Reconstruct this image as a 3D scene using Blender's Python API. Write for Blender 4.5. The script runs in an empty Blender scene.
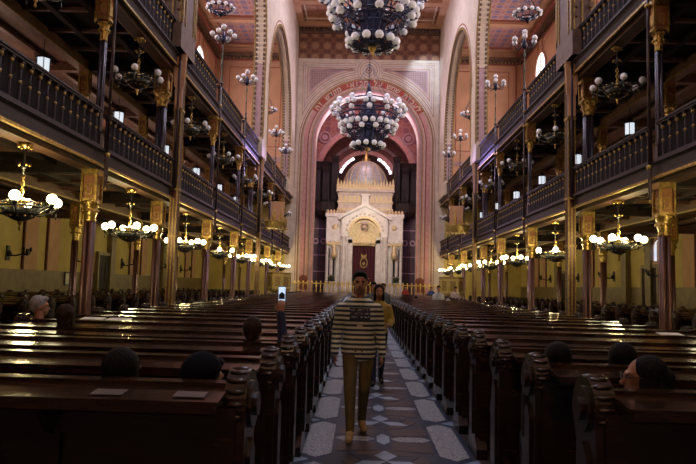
import bpy, math, random
import numpy as np
from mathutils import Vector, Matrix
random.seed(7)
PI = math.pi
SC = bpy.context.scene
COL = SC.collection
sin, cos = math.sin, math.cos

# ------------------------------------------------------------------ mesh builder
class MB:
    def __init__(s): s.v = []; s.f = []; s.m = []; s.s = []
    def add(s, vs, fs, m=0, sm=False, M=None):
        b = len(s.v)
        if M is not None: vs = [tuple(M @ Vector(p)) for p in vs]
        s.v += [tuple(p) for p in vs]
        for f in fs: s.f.append(tuple(i + b for i in f)); s.m.append(m); s.s.append(sm)
        return s
    def box(s, x0, x1, y0, y1, z0, z1, m=0, M=None):
        x0, x1 = min(x0, x1), max(x0, x1); y0, y1 = min(y0, y1), max(y0, y1)
        vs = [(x0,y0,z0),(x1,y0,z0),(x1,y1,z0),(x0,y1,z0),(x0,y0,z1),(x1,y0,z1),(x1,y1,z1),(x0,y1,z1)]
        return s.add(vs, [(0,3,2,1),(4,5,6,7),(0,1,5,4),(1,2,6,5),(2,3,7,6),(3,0,4,7)], m, False, M)
    def prism(s, poly, ax, a0, a1, m=0, sm=False, M=None):
        n = len(poly)
        def P(p, a): return (a, p[0], p[1]) if ax == 'x' else ((p[0], a, p[1]) if ax == 'y' else (p[0], p[1], a))
        vs = [P(p, a0) for p in poly] + [P(p, a1) for p in poly]
        s.add(vs, [tuple(range(n)), tuple(range(2*n-1, n-1, -1))], m, False, M)
        return s.add(vs, [(i, i+n, (i+1) % n + n, (i+1) % n) for i in range(n)], m, sm, M)
    def lathe(s, prof, cx=0, cy=0, z=0, n=12, m=0, sm=True, sy=1.0, M=None, ph=0.0):
        vs = []; fs = []
        for r, h in prof:
            for k in range(n):
                a = 2*PI*k/n + ph
                vs.append((cx + r*cos(a), cy + r*sin(a)*sy, z + h))
        for i in range(len(prof)-1):
            for k in range(n):
                k2 = (k+1) % n
                fs.append((i*n+k, i*n+k2, (i+1)*n+k2, (i+1)*n+k))
        fs.append(tuple(range(n))[::-1]); fs.append(tuple(range((len(prof)-1)*n, len(prof)*n)))
        return s.add(vs, fs, m, sm, M)
    def sphere(s, c, r, nu=10, nv=7, m=0, sc=(1,1,1), M=None):
        prof = [(r*sin(PI*i/nv), -r*cos(PI*i/nv)) for i in range(nv+1)]
        prof[0] = (r*.02, -r); prof[-1] = (r*.02, r)
        b = len(s.v)
        s.lathe(prof, 0, 0, 0, nu, m, True)
        for i in range(b, len(s.v)):
            x, y, z = s.v[i]; p = Vector((x*sc[0]+c[0], y*sc[1]+c[1], z*sc[2]+c[2]))
            if M is not None: p = M @ p
            s.v[i] = tuple(p)
        return s
    def tube(s, pts, r, n=6, m=0, sm=True, M=None, closed=False):
        pts = [Vector(p) for p in pts]; N = len(pts)
        rs = r if isinstance(r, (list, tuple)) else [r]*N
        vs = []; up = Vector((0, 0, 1)); prev = None
        for i, p in enumerate(pts):
            if closed: t = pts[(i+1) % N] - pts[i-1]
            else: t = pts[min(i+1, N-1)] - pts[max(i-1, 0)]
            if t.length < 1e-9: t = Vector((0, 0, 1))
            t.normalize()
            if prev is None:
                a = t.cross(up)
                if a.length < .1: a = t.cross(Vector((1, 0, 0)))
            else:
                a = prev - t*prev.dot(t)
                if a.length < 1e-4: a = t.cross(up)
            a.normalize(); b = t.cross(a); prev = a
            for k in range(n):
                q = 2*PI*k/n
                vs.append(tuple(p + a*(rs[i]*cos(q)) + b*(rs[i]*sin(q))))
        fs = []
        for i in range(N if closed else N-1):
            j = (i+1) % N
            for k in range(n):
                k2 = (k+1) % n
                fs.append((i*n+k, i*n+k2, j*n+k2, j*n+k))
        if not closed: fs += [tuple(range(n))[::-1], tuple(range((N-1)*n, N*n))]
        return s.add(vs, fs, m, sm, M)
    def torus(s, c, R, r, N=24, n=5, m=0, ax='z'):
        pts = []
        for k in range(N):
            a = 2*PI*k/N; u, w = R*cos(a), R*sin(a)
            pts.append((c[0]+u, c[1]+w, c[2]) if ax == 'z' else ((c[0]+u, c[1], c[2]+w) if ax == 'y' else (c[0], c[1]+u, c[2]+w)))
        return s.tube(pts, r, n, m, True, None, True)
    def arc(s, ax, c, r0, r1, a0, a1, d0, d1, n=24, m=0, z_scale=1.0):
        """extruded arc band; ax='y': band in the xz plane reaching from y=d0 to d1; ax='x': in the yz plane."""
        for i in range(n):
            t0 = a0+(a1-a0)*i/n; t1 = a0+(a1-a0)*(i+1)/n
            q = [(c[0]+r0*cos(t0), c[1]+r0*sin(t0)*z_scale), (c[0]+r1*cos(t0), c[1]+r1*sin(t0)*z_scale),
                 (c[0]+r1*cos(t1), c[1]+r1*sin(t1)*z_scale), (c[0]+r0*cos(t1), c[1]+r0*sin(t1)*z_scale)]
            s.prism(q, ax, d0, d1, m)
        return s
    def mesh(s, name, mats):
        me = bpy.data.meshes.new(name); me.from_pydata(s.v, [], s.f)
        for mt in (mats if isinstance(mats, (list, tuple)) else [mats]): me.materials.append(mt)
        me.polygons.foreach_set('material_index', s.m); me.polygons.foreach_set('use_smooth', s.s)
        me.validate(); me.update()
        return me
    def build(s, name, mats, parent=None, loc=(0, 0, 0), rz=0):
        return link(name, s.mesh(name, mats), parent, loc, rz)

def link(name, me, parent=None, loc=(0, 0, 0), rz=0):
    o = bpy.data.objects.new(name, me); COL.objects.link(o)
    o.location = loc; o.rotation_euler = (0, 0, rz)
    if parent is not None: o.parent = parent
    return o
def tag(o, label=None, cat=None, group=None, kind=None):
    if label: o['label'] = label
    if cat: o['category'] = cat
    if group: o['group'] = group
    if kind: o['kind'] = kind
    return o
def thing(name, label, cat, loc=(0, 0, 0), rz=0, group=None):
    o = bpy.data.objects.new(name, None); COL.objects.link(o); o.empty_display_size = .1
    o.location = loc; o.rotation_euler = (0, 0, rz)
    return tag(o, label, cat, group)
KIDS = {}
def kids(o):
    return [c for c in o.children]
def dup(root, loc, rz=0.0, label=None, group=None, scale=None):
    def rec(o, parent):
        c = o.copy(); COL.objects.link(c)
        if parent is not None: c.parent = parent
        for ch in kids(o): rec(ch, c)
        return c
    r = rec(root, None); r.location = loc; r.rotation_euler = (0, 0, rz)
    if scale: r.scale = scale
    if label: r['label'] = label
    if group: r['group'] = group
    return r
def struct(name, mb, mats, label=None):
    return tag(mb.build(name, mats), label, None, None, 'structure')
ORD = ['first','second','third','fourth','fifth','sixth','seventh','eighth','ninth','tenth','eleventh','twelfth','thirteenth','fourteenth','fifteenth','sixteenth','seventeenth','eighteenth','nineteenth','twentieth']
TENS = {20: 'twenty', 30: 'thirty'}
def ordw(i):   # 0-based
    if i < 20: return ORD[i]
    n = i+1
    if n % 10 == 0: return {30: 'thirtieth', 40: 'fortieth'}[n]
    return TENS[n//10*10] + '-' + ORD[n % 10 - 1]

# ------------------------------------------------------------------ materials
def nodes_mat(name):
    m = bpy.data.materials.new(name); m.use_nodes = True
    nt = m.node_tree; b = nt.nodes['Principled BSDF']
    return m, nt, b
def N(nt, t, **kw):
    n = nt.nodes.new(t)
    for k, v in kw.items(): setattr(n, k, v)
    return n
def rgba(c): return (c[0], c[1], c[2], 1)
def mat(name, c, c2=None, rough=.6, metal=0, scale=4, detail=3, bump=0, spec=None, stretch=(1, 1, 1), lo=.35, hi=.65, coat=0):
    """noise-mixed two-tone surface"""
    m, nt, b = nodes_mat(name)
    tc = N(nt, 'ShaderNodeTexCoord'); mp = N(nt, 'ShaderNodeMapping'); mp.inputs['Scale'].default_value = stretch
    nt.links.new(tc.outputs['Object'], mp.inputs[0])
    nz = N(nt, 'ShaderNodeTexNoise'); nz.inputs['Scale'].default_value = scale; nz.inputs['Detail'].default_value = detail
    nt.links.new(mp.outputs[0], nz.inputs['Vector'])
    r = N(nt, 'ShaderNodeValToRGB'); c2 = c2 or tuple(x*.75 for x in c)
    r.color_ramp.elements[0].position = lo; r.color_ramp.elements[1].position = hi
    r.color_ramp.elements[0].color = rgba(c); r.color_ramp.elements[1].color = rgba(c2)
    nt.links.new(nz.outputs[0], r.inputs[0]); nt.links.new(r.outputs[0], b.inputs['Base Color'])
    b.inputs['Roughness'].default_value = rough; b.inputs['Metallic'].default_value = metal
    if spec is not None: b.inputs['Specular IOR Level'].default_value = spec
    if coat: b.inputs['Coat Weight'].default_value = coat; b.inputs['Coat Roughness'].default_value = .15
    if bump:
        bp = N(nt, 'ShaderNodeBump'); bp.inputs['Strength'].default_value = bump; bp.inputs['Distance'].default_value = .02
        nt.links.new(nz.outputs[0], bp.inputs['Height']); nt.links.new(bp.outputs[0], b.inputs['Normal'])
    return m
def emit(name, c, s):
    m, nt, b = nodes_mat(name)
    b.inputs['Base Color'].default_value = rgba((.8, .8, .8)); b.inputs['Emission Color'].default_value = rgba(c)
    b.inputs['Emission Strength'].default_value = s
    return m
def ornament(name, c, c2, c3, ax=(0, 2), k=(2.0, 2.0), rough=.7, t=(.1, .55), rot=0):
    """lattice of stars and diamonds painted on a flat wall; ax = the two object axes used"""
    m, nt, b = nodes_mat(name)
    tc = N(nt, 'ShaderNodeTexCoord'); sx = N(nt, 'ShaderNodeSeparateXYZ'); nt.links.new(tc.outputs['Object'], sx.inputs[0])
    def math(op, a, bb=None):
        n = N(nt, 'ShaderNodeMath', operation=op)
        for i, q in enumerate((a, bb)):
            if q is None: continue
            if isinstance(q, (int, float)): n.inputs[i].default_value = q
            else: nt.links.new(q, n.inputs[i])
        return n.outputs[0]
    u = math('MULTIPLY', sx.outputs[ax[0]], k[0]*PI); v = math('MULTIPLY', sx.outputs[ax[1]], k[1]*PI)
    if rot:
        u, v = math('ADD', u, v), math('SUBTRACT', u, v)
    su, sv = math('SINE', u), math('SINE', v)
    p = math('ABSOLUTE', math('MULTIPLY', su, sv))
    u2, v2 = math('ADD', u, v), math('SUBTRACT', u, v)
    q = math('ABSOLUTE', math('MULTIPLY', math('COSINE', u2), math('COSINE', v2)))
    pq = math('ADD', math('MULTIPLY', p, .65), math('MULTIPLY', q, .35))
    r = N(nt, 'ShaderNodeValToRGB'); r.color_ramp.interpolation = 'CONSTANT'
    e = r.color_ramp.elements; e[0].position = 0; e[0].color = rgba(c); e[1].position = t[0]+.2; e[1].color = rgba(c2)
    e2 = r.color_ramp.elements.new(t[1]); e2.color = rgba(c3)
    nt.links.new(pq, r.inputs[0])
    nz = N(nt, 'ShaderNodeTexNoise'); nz.inputs['Scale'].default_value = 3
    mx = N(nt, 'ShaderNodeMixRGB', blend_type='MULTIPLY'); mx.inputs[0].default_value = .35
    nt.links.new(tc.outputs['Object'], nz.inputs['Vector'])
    nt.links.new(r.outputs[0], mx.inputs[1]); nt.links.new(nz.outputs[0], mx.inputs[2])
    nt.links.new(mx.outputs[0], b.inputs['Base Color']); b.inputs['Roughness'].default_value = rough
    return m

M = {}
M['pew'] = mat('pew_wood', (.028, .013, .007), (.014, .007, .004), .27, scale=3, stretch=(1, 8, 8), detail=5, coat=.08)
M['pew_desk'] = mat('desk_wood', (.046, .021, .011), (.023, .011, .006), .15, scale=3, stretch=(1, 9, 9), detail=6, coat=.3, bump=.12)
M['wood'] = mat('gallery_wood', (.044, .029, .042), (.028, .019, .028), .5, spec=.25, scale=5, stretch=(6, 1, 6))
M['panel_dark'] = mat('dark_panel_wood', (.012, .008, .011), (.008, .005, .007), .8, spec=.1)
M['wood_brown'] = mat('brown_wood', (.10, .048, .026), (.055, .026, .015), .5, scale=4, stretch=(4, 1, 4))
M['ceil_wood_shaded'] = mat('ceiling_wood', (.020, .012, .009), (.012, .008, .006), .7, spec=.15, scale=4, stretch=(1, 4, 1))  # dark wood, deepened in colour for the unlit gallery undersides
M['beam_wood'] = mat('beam_wood', (.22, .115, .07), (.13, .06, .04), .5, scale=4, stretch=(3, 1, 3))  # same beams in a lighter tone, as if lit
M['gallery_ceiling_lit'] = mat('lit_gallery_ceiling', (.24, .13, .09), (.15, .08, .055), .7, scale=2)  # light near the outer wall put into a paler ceiling colour
M['gold'] = mat('gilding', (.62, .43, .13), (.30, .19, .05), .35, .85, scale=14, bump=.4)
M['gold_dull'] = mat('dull_gilding', (.42, .29, .10), (.22, .14, .05), .5, .5, scale=14)
M['brass'] = mat('yellow_brass', (.85, .62, .15), (.6, .42, .1), .3, .7, scale=10)
M['bronze'] = mat('dark_bronze', (.10, .10, .085), (.045, .055, .05), .4, .7, scale=20)
M['navy_metal'] = mat('dark_blue_metal', (.035, .04, .085), (.02, .022, .05), .35, .6, scale=20)
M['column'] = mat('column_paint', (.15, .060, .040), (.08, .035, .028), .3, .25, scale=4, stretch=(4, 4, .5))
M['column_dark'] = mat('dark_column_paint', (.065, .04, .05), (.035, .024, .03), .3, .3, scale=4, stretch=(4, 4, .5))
M['orange'] = mat('orange_panel', (.34, .14, .05), (.24, .09, .03), .5, scale=9)
M['ochre'] = mat('ochre_wall', (.60, .46, .15), (.50, .38, .12), .75, scale=1.2, detail=5)
M['pinkwall'] = mat('pink_pilaster', (.58, .33, .20), (.50, .27, .16), .7, scale=1.5)
M['dado'] = mat('olive_dado', (.21, .15, .055), (.15, .10, .04), .5, scale=3)
M['red_line'] = mat('dark_red_line', (.15, .045, .03), None, .7)
M['upper'] = mat('orange_plaster', (.60, .34, .22), (.50, .28, .18), .8, scale=.7, detail=5)
M['upper_frame'] = mat('red_stencil', (.36, .12, .09), (.28, .09, .07), .8, scale=8)
M['upper_light'] = mat('rose_stencil', (.62, .36, .28), (.5, .28, .22), .8, scale=8)
M['cream'] = mat('cream_plaster', (.66, .54, .43), (.56, .44, .35), .7, scale=2)
M['cream_pink'] = mat('cream_pink_plaster', (.60, .43, .36), (.50, .34, .29), .7, scale=3)
M['mauve'] = mat('mauve_plaster', (.46, .30, .33), (.38, .24, .27), .7, scale=2)
M['pink_mould'] = mat('rose_moulding', (.60, .30, .27), (.50, .23, .21), .6, scale=4)
M['red_band'] = mat('red_band', (.42, .075, .045), (.33, .055, .035), .7, scale=5)
M['tooth'] = mat('dark_dentil', (.17, .10, .065), (.10, .06, .05), .7, scale=5)
M['spandrel'] = ornament('spandrel_lattice', (.40, .23, .22), (.54, .36, .31), (.34, .19, .20), (0, 2), (5, 5))
M['pier_shade'] = mat('pier_shade', (.17, .11, .10), (.12, .075, .07), .6, scale=4)  # dark tone carries the shade on the near piers
M['frieze'] = ornament('frieze_stars', (.17, .060, .035), (.25, .105, .055), (.38, .20, .11), (0, 2), (.95, .95))
M['vault'] = ornament('painted_vault', (.52, .24, .24), (.60, .36, .36), (.26, .22, .42), (0, 1), (1.1, 1.1))
M['coffer'] = ornament('painted_coffer', (.44, .20, .12), (.36, .15, .09), (.52, .28, .18), (0, 1), (.5, .5))
M['apse'] = mat('apse_plaster', (.24, .085, .075), (.17, .06, .06), .7, scale=1.5)
M['apse_pink'] = ornament('apse_ornament', (.40, .15, .13), (.48, .21, .18), (.30, .12, .14), (0, 2), (.9, .9))
M['apse_dark'] = mat('dark_apse_panel', (.075, .03, .045), (.045, .02, .03), .5, scale=2)
M['stone'] = mat('white_marble', (.70, .64, .58), (.58, .50, .45), .35, scale=2.5, detail=6)
M['stone_gold'] = mat('gilded_stone', (.68, .52, .30), (.50, .35, .16), .45, .2, scale=9, bump=.3)
M['tier'] = mat('beige_stone', (.52, .42, .34), (.42, .33, .27), .5, scale=3)
M['dome'] = mat('dome_glass_white', (.50, .50, .48), (.34, .33, .32), .35, .2, scale=5)
M['curtain'] = mat('maroon_velvet', (.085, .008, .016), (.045, .005, .01), .8, scale=12, stretch=(6, 1, .5))
M['organ'] = mat('organ_wood', (.024, .011, .009), (.014, .007, .007), .6, spec=.2, scale=4)
M['pipe'] = mat('organ_pipe', (.03, .02, .02), (.018, .012, .013), .45, .3, scale=6, stretch=(3, 3, .3))
M['floor'] = mat('stone_floor', (.10, .085, .085), (.07, .06, .06), .4, scale=2)
M['tile_dark'] = mat('slate_tile', (.028, .048, .095), (.020, .034, .068), .42, scale=5, spec=.25)
M['tile_brown'] = mat('brown_tile', (.085, .066, .066), (.060, .050, .055), .45, scale=5, spec=.25)
M['tile_light'] = mat('speckled_mosaic', (.46, .50, .55), (.10, .12, .16), .5, scale=90, detail=1, lo=.45, hi=.55)
M['tile_blue'] = mat('pale_blue_tile', (.34, .46, .62), (.24, .34, .48), .42, scale=5)
M['globe'] = mat('milk_glass', (.88, .90, .97), (.80, .82, .90), .18, scale=2)
M['lit'] = emit('lit_milk_glass', (1.0, .86, .50), 9)
M['lantern'] = emit('lantern_glass', (.80, .90, 1.0), .85)
M['black'] = mat('black_iron', (.02, .02, .02), None, .5)
M['paper'] = mat('white_paper', (.75, .73, .66), None, .5)
M['skin'] = mat('skin', (.40, .20, .13), (.34, .16, .10), .5, scale=8)
M['hair_dark'] = mat('black_hair', (.006, .005, .005), (.003, .0025, .0025), .8, scale=60, bump=.6, spec=.25, stretch=(1, 1, .2))
M['hair_brown'] = mat('brown_hair', (.045, .026, .014), (.022, .012, .007), .8, scale=60, bump=.6, spec=.25, stretch=(1, 1, .2))
M['hair_grey'] = mat('grey_hair', (.42, .42, .42), (.26, .26, .27), .8, scale=60, bump=.6, spec=.25, stretch=(1, 1, .2))
M['niche_shade'] = mat('painted_niche_shade', (.012, .008, .008), None, .8)  # near-black colour painted as the shade inside the ark niches

# ------------------------------------------------------------------ layout numbers (nave axis x=0, camera near y=0 looking to +y)
Y0, SP = 14.66, 5.67
def cy_(i): return Y0 + SP*i
GX = 6.5                      # gallery front
INX = 9.5                     # inner row of columns
WX = 13.3                     # outer walls
YB, YE = -7.0, 54.4           # back wall, chancel wall
G1, G2 = 4.36, 8.69           # undersides of the galleries
F1, F2 = 4.75, 9.12           # gallery floors
HC = 24.5                     # nave ceiling
HS = 22.6                     # side ceiling

# ------------------------------------------------------------------ shell
struct('floor', MB().box(-WX-.3, WX+.3, YB-.3, 70, -.3, 0), M['floor'], 'dark stone floor of the hall')
def hexagon(cx, cy, L, W, along='y', c=.16):
    p = [(-W/2, -L/2+c), (0, -L/2), (W/2, -L/2+c), (W/2, L/2-c), (0, L/2), (-W/2, L/2-c)]
    if along == 'x': p = [(b, -a) for a, b in p]
    return [(cx+a, cy+b) for a, b in p]
fm = MB(); fm.box(-.92, .92, 2.0, 47.5, 0, .004, 0)
per = 1.82; y = 2.75
while y < 46.6:
    for sx in (-1, 1):
        fm.prism(hexagon(sx*.70, y+per/2, per-.16, .30), 'z', .004, .007, 2)
        fm.prism(hexagon(sx*.31, y+per/2, .46, .22, 'x', .10), 'z', .004, .007, 2)
        fm.prism([(sx*.92, y-.14), (sx*.92, y+.14), (sx*.76, y)], 'z', .004, .007, 3)
        for s2 in (-1, 1):
            fm.prism([(sx*.08, y+s2*.42), (sx*.50, y+s2*.34), (sx*.50, y+s2*.72), (sx*.10, y+s2*.78)], 'z', .004, .0065, 1)
    for k in range(6):
        a = k*PI/3 + PI/6; R = .40
        fm.prism([(0, y), (R*.58*cos(a-PI/6), y+R*.58*sin(a-PI/6)), (R*cos(a), y+R*sin(a)), (R*.58*cos(a+PI/6), y+R*.58*sin(a+PI/6))], 'z', .004, .008, 3 if k % 2 else 0)
        fm.prism([(R*.62*cos(a+PI/6), y+R*.62*sin(a+PI/6)), (R*cos(a), y+R*sin(a)), (R*1.1*cos(a+PI/6), y+R*1.1*sin(a+PI/6)), (R*cos(a+PI/3), y+R*sin(a+PI/3))], 'z', .004, .0075, 1)
    fm.prism(hexagon(0, y+per/2, .5, .14, 'y', .12), 'z', .004, .008, 3)
    y += per
struct('floor_mosaic', fm, [M['tile_dark'], M['tile_brown'], M['tile_light'], M['tile_blue']], 'star and hexagon mosaic paving the central aisle')

for sx, nm in ((-1, 'left'), (1, 'right')):
    w = MB()
    w.box(sx*WX, sx*(WX+.4), YB, YE, 0, 2.0, 1)
    w.box(sx*WX, sx*(WX+.4), YB, YE, 2.0, G1, 0)
    w.box(sx*WX, sx*(WX+.4), YB, YE, G1, F2, 2)
    w.box(sx*WX, sx*(WX+.4), YB, YE, F2, HS+2.4, 3)
    struct('wall_'+nm, w, [M['ochre'], M['dado'], M['upper_light'], M['upper']], 'painted side wall')
    # pilasters and lines of the ground floor wall
    pl = MB()
    for yc in (14.35, 25.7, 37.05, 48.4):
        for d in (-1, 1):
            a = yc + d*.92
            pl.box(sx*WX, sx*(WX-.07), a-.5, a+.5, 2.0, G1-.1, 0)
            pl.box(sx*WX, sx*(WX-.09), a-.58, a-.5, 2.0, G1-.1, 1)
    for yc in (20.0, 31.35, 42.7, 8.65):
        for d in (-1, 1):
            a = yc + d*1.35
            pl.box(sx*WX, sx*(WX-.25), a-.28, a+.28, 0, G1-.1, 2)
    struct('trim_1' if sx < 0 else 'trim_2', pl, [M['pinkwall'], M['red_line'], M['dado']], 'pink pilaster strips of the ground floor wall')
    # upper wall stencil panels
    up = MB(); z0, z1 = 10.2, 21.2
    for i in range(-1, 7):
        a, b = cy_(i)+.5, cy_(i)+SP-.5
        for t, mm, ins in ((.14, 0, 0), (.08, 1, .38)):
            A, B, C, D = a+ins, b-ins, z0+ins, z1-ins
            for (p, q, r, s_) in ((A, A+t, C, D), (B-t, B, C, D), (A+t, B-t, D-t, D), (A+t, B-t, C, C+t)):
                up.box(sx*WX, sx*(WX-.03), p, q, r, s_, mm)
    up.box(sx*WX, sx*(WX-.35), YB, YE, 21.5, 21.75, 2); up.box(sx*WX, sx*(WX-.55), YB, YE, 21.75, 22.0, 0)
    for k in range(150):
        yy = 8 + k*.31
        up.box(sx*WX, sx*(WX-.30), yy, yy+.14, 21.25, 21.5, 2)
    struct('trim_3' if sx < 0 else 'trim_4', up, [M['upper_frame'], M['upper_light'], M['tooth']], 'red stencilled frames and cornice on the upper side wall')
    # side ceiling
    c = MB(); xi, xo = sx*(GX+.1), sx*WX
    c.box(xi, xo, YB, YE, HS, HS+.3, 0)
    for i in range(-2, 8):
        c.box(xi, xo, cy_(i)-.3, cy_(i)+.3, HS-.3, HS, 1); c.box(xi, xo, cy_(i)-.42, cy_(i)+.42, HS-.12, HS, 2)
    c.box(sx*(WX-1.0), xo, YB, YE, HS-.25, HS, 1); c.box(xi, sx*(GX+1.1), YB, YE, HS-.25, HS, 1)
    struct('ceiling_'+nm, c, [M['vault'], M['upper'], M['upper_frame']], 'painted ceiling over the side gallery')

struct('wall_back', MB().box(-WX-.4, WX+.4, YB-.4, YB, 0, HC+.4), M['upper'], 'wall behind the viewer')

# nave ceiling with deep frames
c = MB(); c.box(-GX-.5, GX+.5, YB, YE, HC, HC+.4, 0)
for yy in list(np.arange(3.3, 55, 5.1)) + [53.9]:
    c.box(-GX, GX, yy-.35, yy+.35, HC-.35, HC, 1)
for xx in (-6.0, -2.1, 2.1, 6.0): c.box(xx-.35, xx+.35, YB, YE, HC-.34, HC, 1)
for yy in (52.9, 47.6): c.box(-5.6, 5.6, yy-.06, yy+.06, HC-.1, HC, 2)
for xx in (-5.4, -1.5, 1.5, 5.4): c.box(xx-.06, xx+.06, YB, YE-1, HC-.1, HC, 2)
struct('ceiling', c, [M['coffer'], M['pinkwall'], M['cream']], 'coffered nave ceiling')

# arcade walls with tall arches over the galleries
def arcade(sx, nm):
    w = MB(); t = .30; xa, xb = sx*(GX-t), sx*(GX+t)
    spans = [(4.3, 19.6, 15.0, 7.65), (21.2, 36.5, 15.0, 7.65), (38.3, 50.4, 13.6, 6.05)]
    edges = [YB] + [q for s_ in spans for q in s_[:2]] + [YE]
    for k in range(0, len(edges), 2):
        w.box(xa, xb, edges[k], edges[k+1], F2, HC, 0)
    for (a, b, zs, r) in spans:
        yc = (a+b)/2; n = 40
        for i in range(n):
            t0, t1 = PI - PI*i/n, PI - PI*(i+1)/n
            p0 = (yc+(b-a)/2*cos(t0), zs+r*sin(t0)); p1 = (yc+(b-a)/2*cos(t1), zs+r*sin(t1))
            w.prism([p0, p1, (p1[0], HC), (p0[0], HC)], 'x', xa, xb, 0)
    struct('wall_arcade_'+nm, w, [M['cream']], 'pale arcade wall with tall round arches above the gallery')
    d = MB()
    for (a, b, zs, r) in spans:
        yc = (a+b)/2; hw = (b-a)/2
        for face in (xa - sx*.05, xb + sx*.02):
            x1 = face + sx*.07
            d.arc('x', (yc, zs), hw-.02, hw+.16, 0, PI, face, x1, 40, 1, r/hw)
            for (p, q) in ((a-.14, a+.02), (b-.02, b+.14)): d.box(face, x1, p, q, F2+1.0, zs, 1)
        # dentils along the soffit edges
        for k in range(86):
            aa = PI*(k+.5)/86
            for fx in (xa+sx*.04, xb-sx*.12):
                p = Vector((0, yc+(hw-.05)*cos(aa), zs+(r-.05)*sin(aa)))
                R = Matrix.Translation(p) @ Matrix.Rotation(aa, 4, 'X')
                d.box(fx, fx+sx*.09, -.09, .09, -.075, .075, 0, R)
        zz = F2+1.2
        while zz < zs:
            for fx in (xa+sx*.04, xb-sx*.12):
                d.box(fx, fx+sx*.09, a-.02, a+.12, zz, zz+.15, 0); d.box(fx, fx+sx*.09, b-.12, b+.02, zz, zz+.15, 0)
            zz += .30
    for (a, b, zs, r) in spans:
        for z_a, z_b in ((F2+1.1, zs-.4),):
            d.box(sx*(GX-.17), sx*(GX+.17), b-.02, b+.0, z_a, z_b, 3)
            for q in (-.22, .19): d.box(sx*(GX+q), sx*(GX+q+.03), b-.03, b, z_a, z_b, 1)
    d.box(sx*(GX-.33), sx*(GX+.33), 19.56, 21.24, F2, 14.9, 4)  # thin cladding whose dark colour stands in for shade on this pier
    for yy in (19.6, 19.9, 20.85, 21.15):
        d.box(sx*(GX-.36), sx*(GX-.33), yy, yy+.06, F2+.8, 14.8, 1)
    for q in (-.30, -.05, .24): d.box(sx*(GX+q), sx*(GX+q+.05), 19.53, 19.56, F2+.8, 14.8, 1)
    # outline bands on nave face
    for (a, b, zs, r) in spans:
        yc = (a+b)/2; hw = (b-a)/2
        d.arc('x', (yc, zs), hw+.32, hw+.40, .05, PI-.05, xa-sx*.02, xa+sx*.02, 40, 2, r/hw)
        for i in range(1):
            pass
    struct('trim_5' if sx < 0 else 'trim_6', d, [M['tooth'], M['gold_dull'], M['upper_frame'], M['mauve'], M['pier_shade']], 'toothed gilt moulding around the arcade arches')
arcade(-1, 'left'); arcade(1, 'right')

# chancel wall with its great arch
CW, CZ, CR = 4.45, 14.0, 4.45
w = MB(); y0, y1 = YE, YE+1.4
for sx in (-1, 1):
    w.box(sx*CW, sx*(GX+.3), y0, y1, 0, HC+.3, 0)
    w.box(sx*(GX+.3), sx*(WX+.4), y0, y1, 0, F2, 2); w.box(sx*(GX+.3), sx*(WX+.4), y0, y1, F2, HC, 1)
n = 48
for i in range(n):
    t0, t1 = PI*i/n, PI*(i+1)/n
    p0 = (CR*cos(t0), CZ+CR*sin(t0)); p1 = (CR*cos(t1), CZ+CR*sin(t1))
    w.prism([p0, p1, (p1[0], HC+.3), (p0[0], HC+.3)], 'y', y0, y1, 0)
struct('wall_front', w, [M['cream'], M['upper'], M['ochre']], 'chancel wall pierced by the great arch')
d = MB(); yf = YE
def jring(r0, r1, dep, mm, leg=True, zb=1.0):
    d.arc('y', (0, CZ), r0, r1, 0, PI, yf-dep, yf, 48, mm)
    if leg:
        for s_ in (-1, 1): d.box(s_*r0, s_*r1, yf-dep, yf, zb, CZ, mm)
jring(4.42, 4.56, .30, 1); jring(4.56, 4.72, .22, 2); jring(4.72, 4.80, .26, 0); jring(4.80, 4.94, .16, 1); jring(4.94, 5.04, .18, 4)
jring(5.62, 5.70, .10, 0, True, 1); jring(5.70, 5.76, .06, 5); jring(5.76, 5.86, .08, 3); jring(5.86, 5.92, .05, 5)
for a0, a1 in ((0, 31), (149, 180)):
    d.arc('y', (0, CZ), 5.04, 5.16, math.radians(a0), math.radians(a1), yf-.07, yf, 10, 5); d.arc('y', (0, CZ), 5.16, 5.48, math.radians(a0), math.radians(a1), yf-.10, yf, 10, 1); d.arc('y', (0, CZ), 5.48, 5.62, math.radians(a0), math.radians(a1), yf-.07, yf, 10, 4)
for s_ in (-1, 1):
    d.box(s_*5.04, s_*5.16, yf-.07, yf, 1, CZ, 5); d.box(s_*5.16, s_*5.48, yf-.10, yf, 1, CZ, 1); d.box(s_*5.48, s_*5.62, yf-.07, yf, 1, CZ, 4)
# spandrel panels: lattice triangles with concentric cream frames
for s_ in (-1, 1):
    for ins, mm, dep in ((0, 3, .03), (.13, 5, .036), (.17, 3, .042), (.30, 2, .048), (.36, 3, .054), (.50, 5, .06), (.54, 4, .066), (.72, 2, .072), (.78, 6, .078)):
        X1, Z1 = 5.85-ins, 21.2-ins; X0 = 1.05+ins*.4; R = 6.05+ins
        pts = [(s_*X1, Z1), (s_*X0, Z1)]
        a0 = math.acos(min(1, X0/R)); a1 = math.acos(min(1, X1/R)) if X1 < R else 0
        for k in range(13):
            a = a0+(a1-a0)*k/12; pts.append((s_*R*cos(a), CZ+R*sin(a)))
        d.prism(pts if s_ < 0 else pts[::-1], 'y', yf-dep, yf, mm)
# rosette above the arch
for R, mm, dep in ((1.0, 2, .085), (.93, 3, .09), (.78, 5, .095), (.73, 3, .10), (.55, 2, .105), (.48, 3, .11), (.28, 5, .115), (.20, 3, .12), (.09, 5, .125)):
    d.prism([(R*cos(2*PI*k/32), 20.5-.05+R*sin(2*PI*k/32)) for k in range(32)], 'y', yf-dep, yf, mm)
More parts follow.
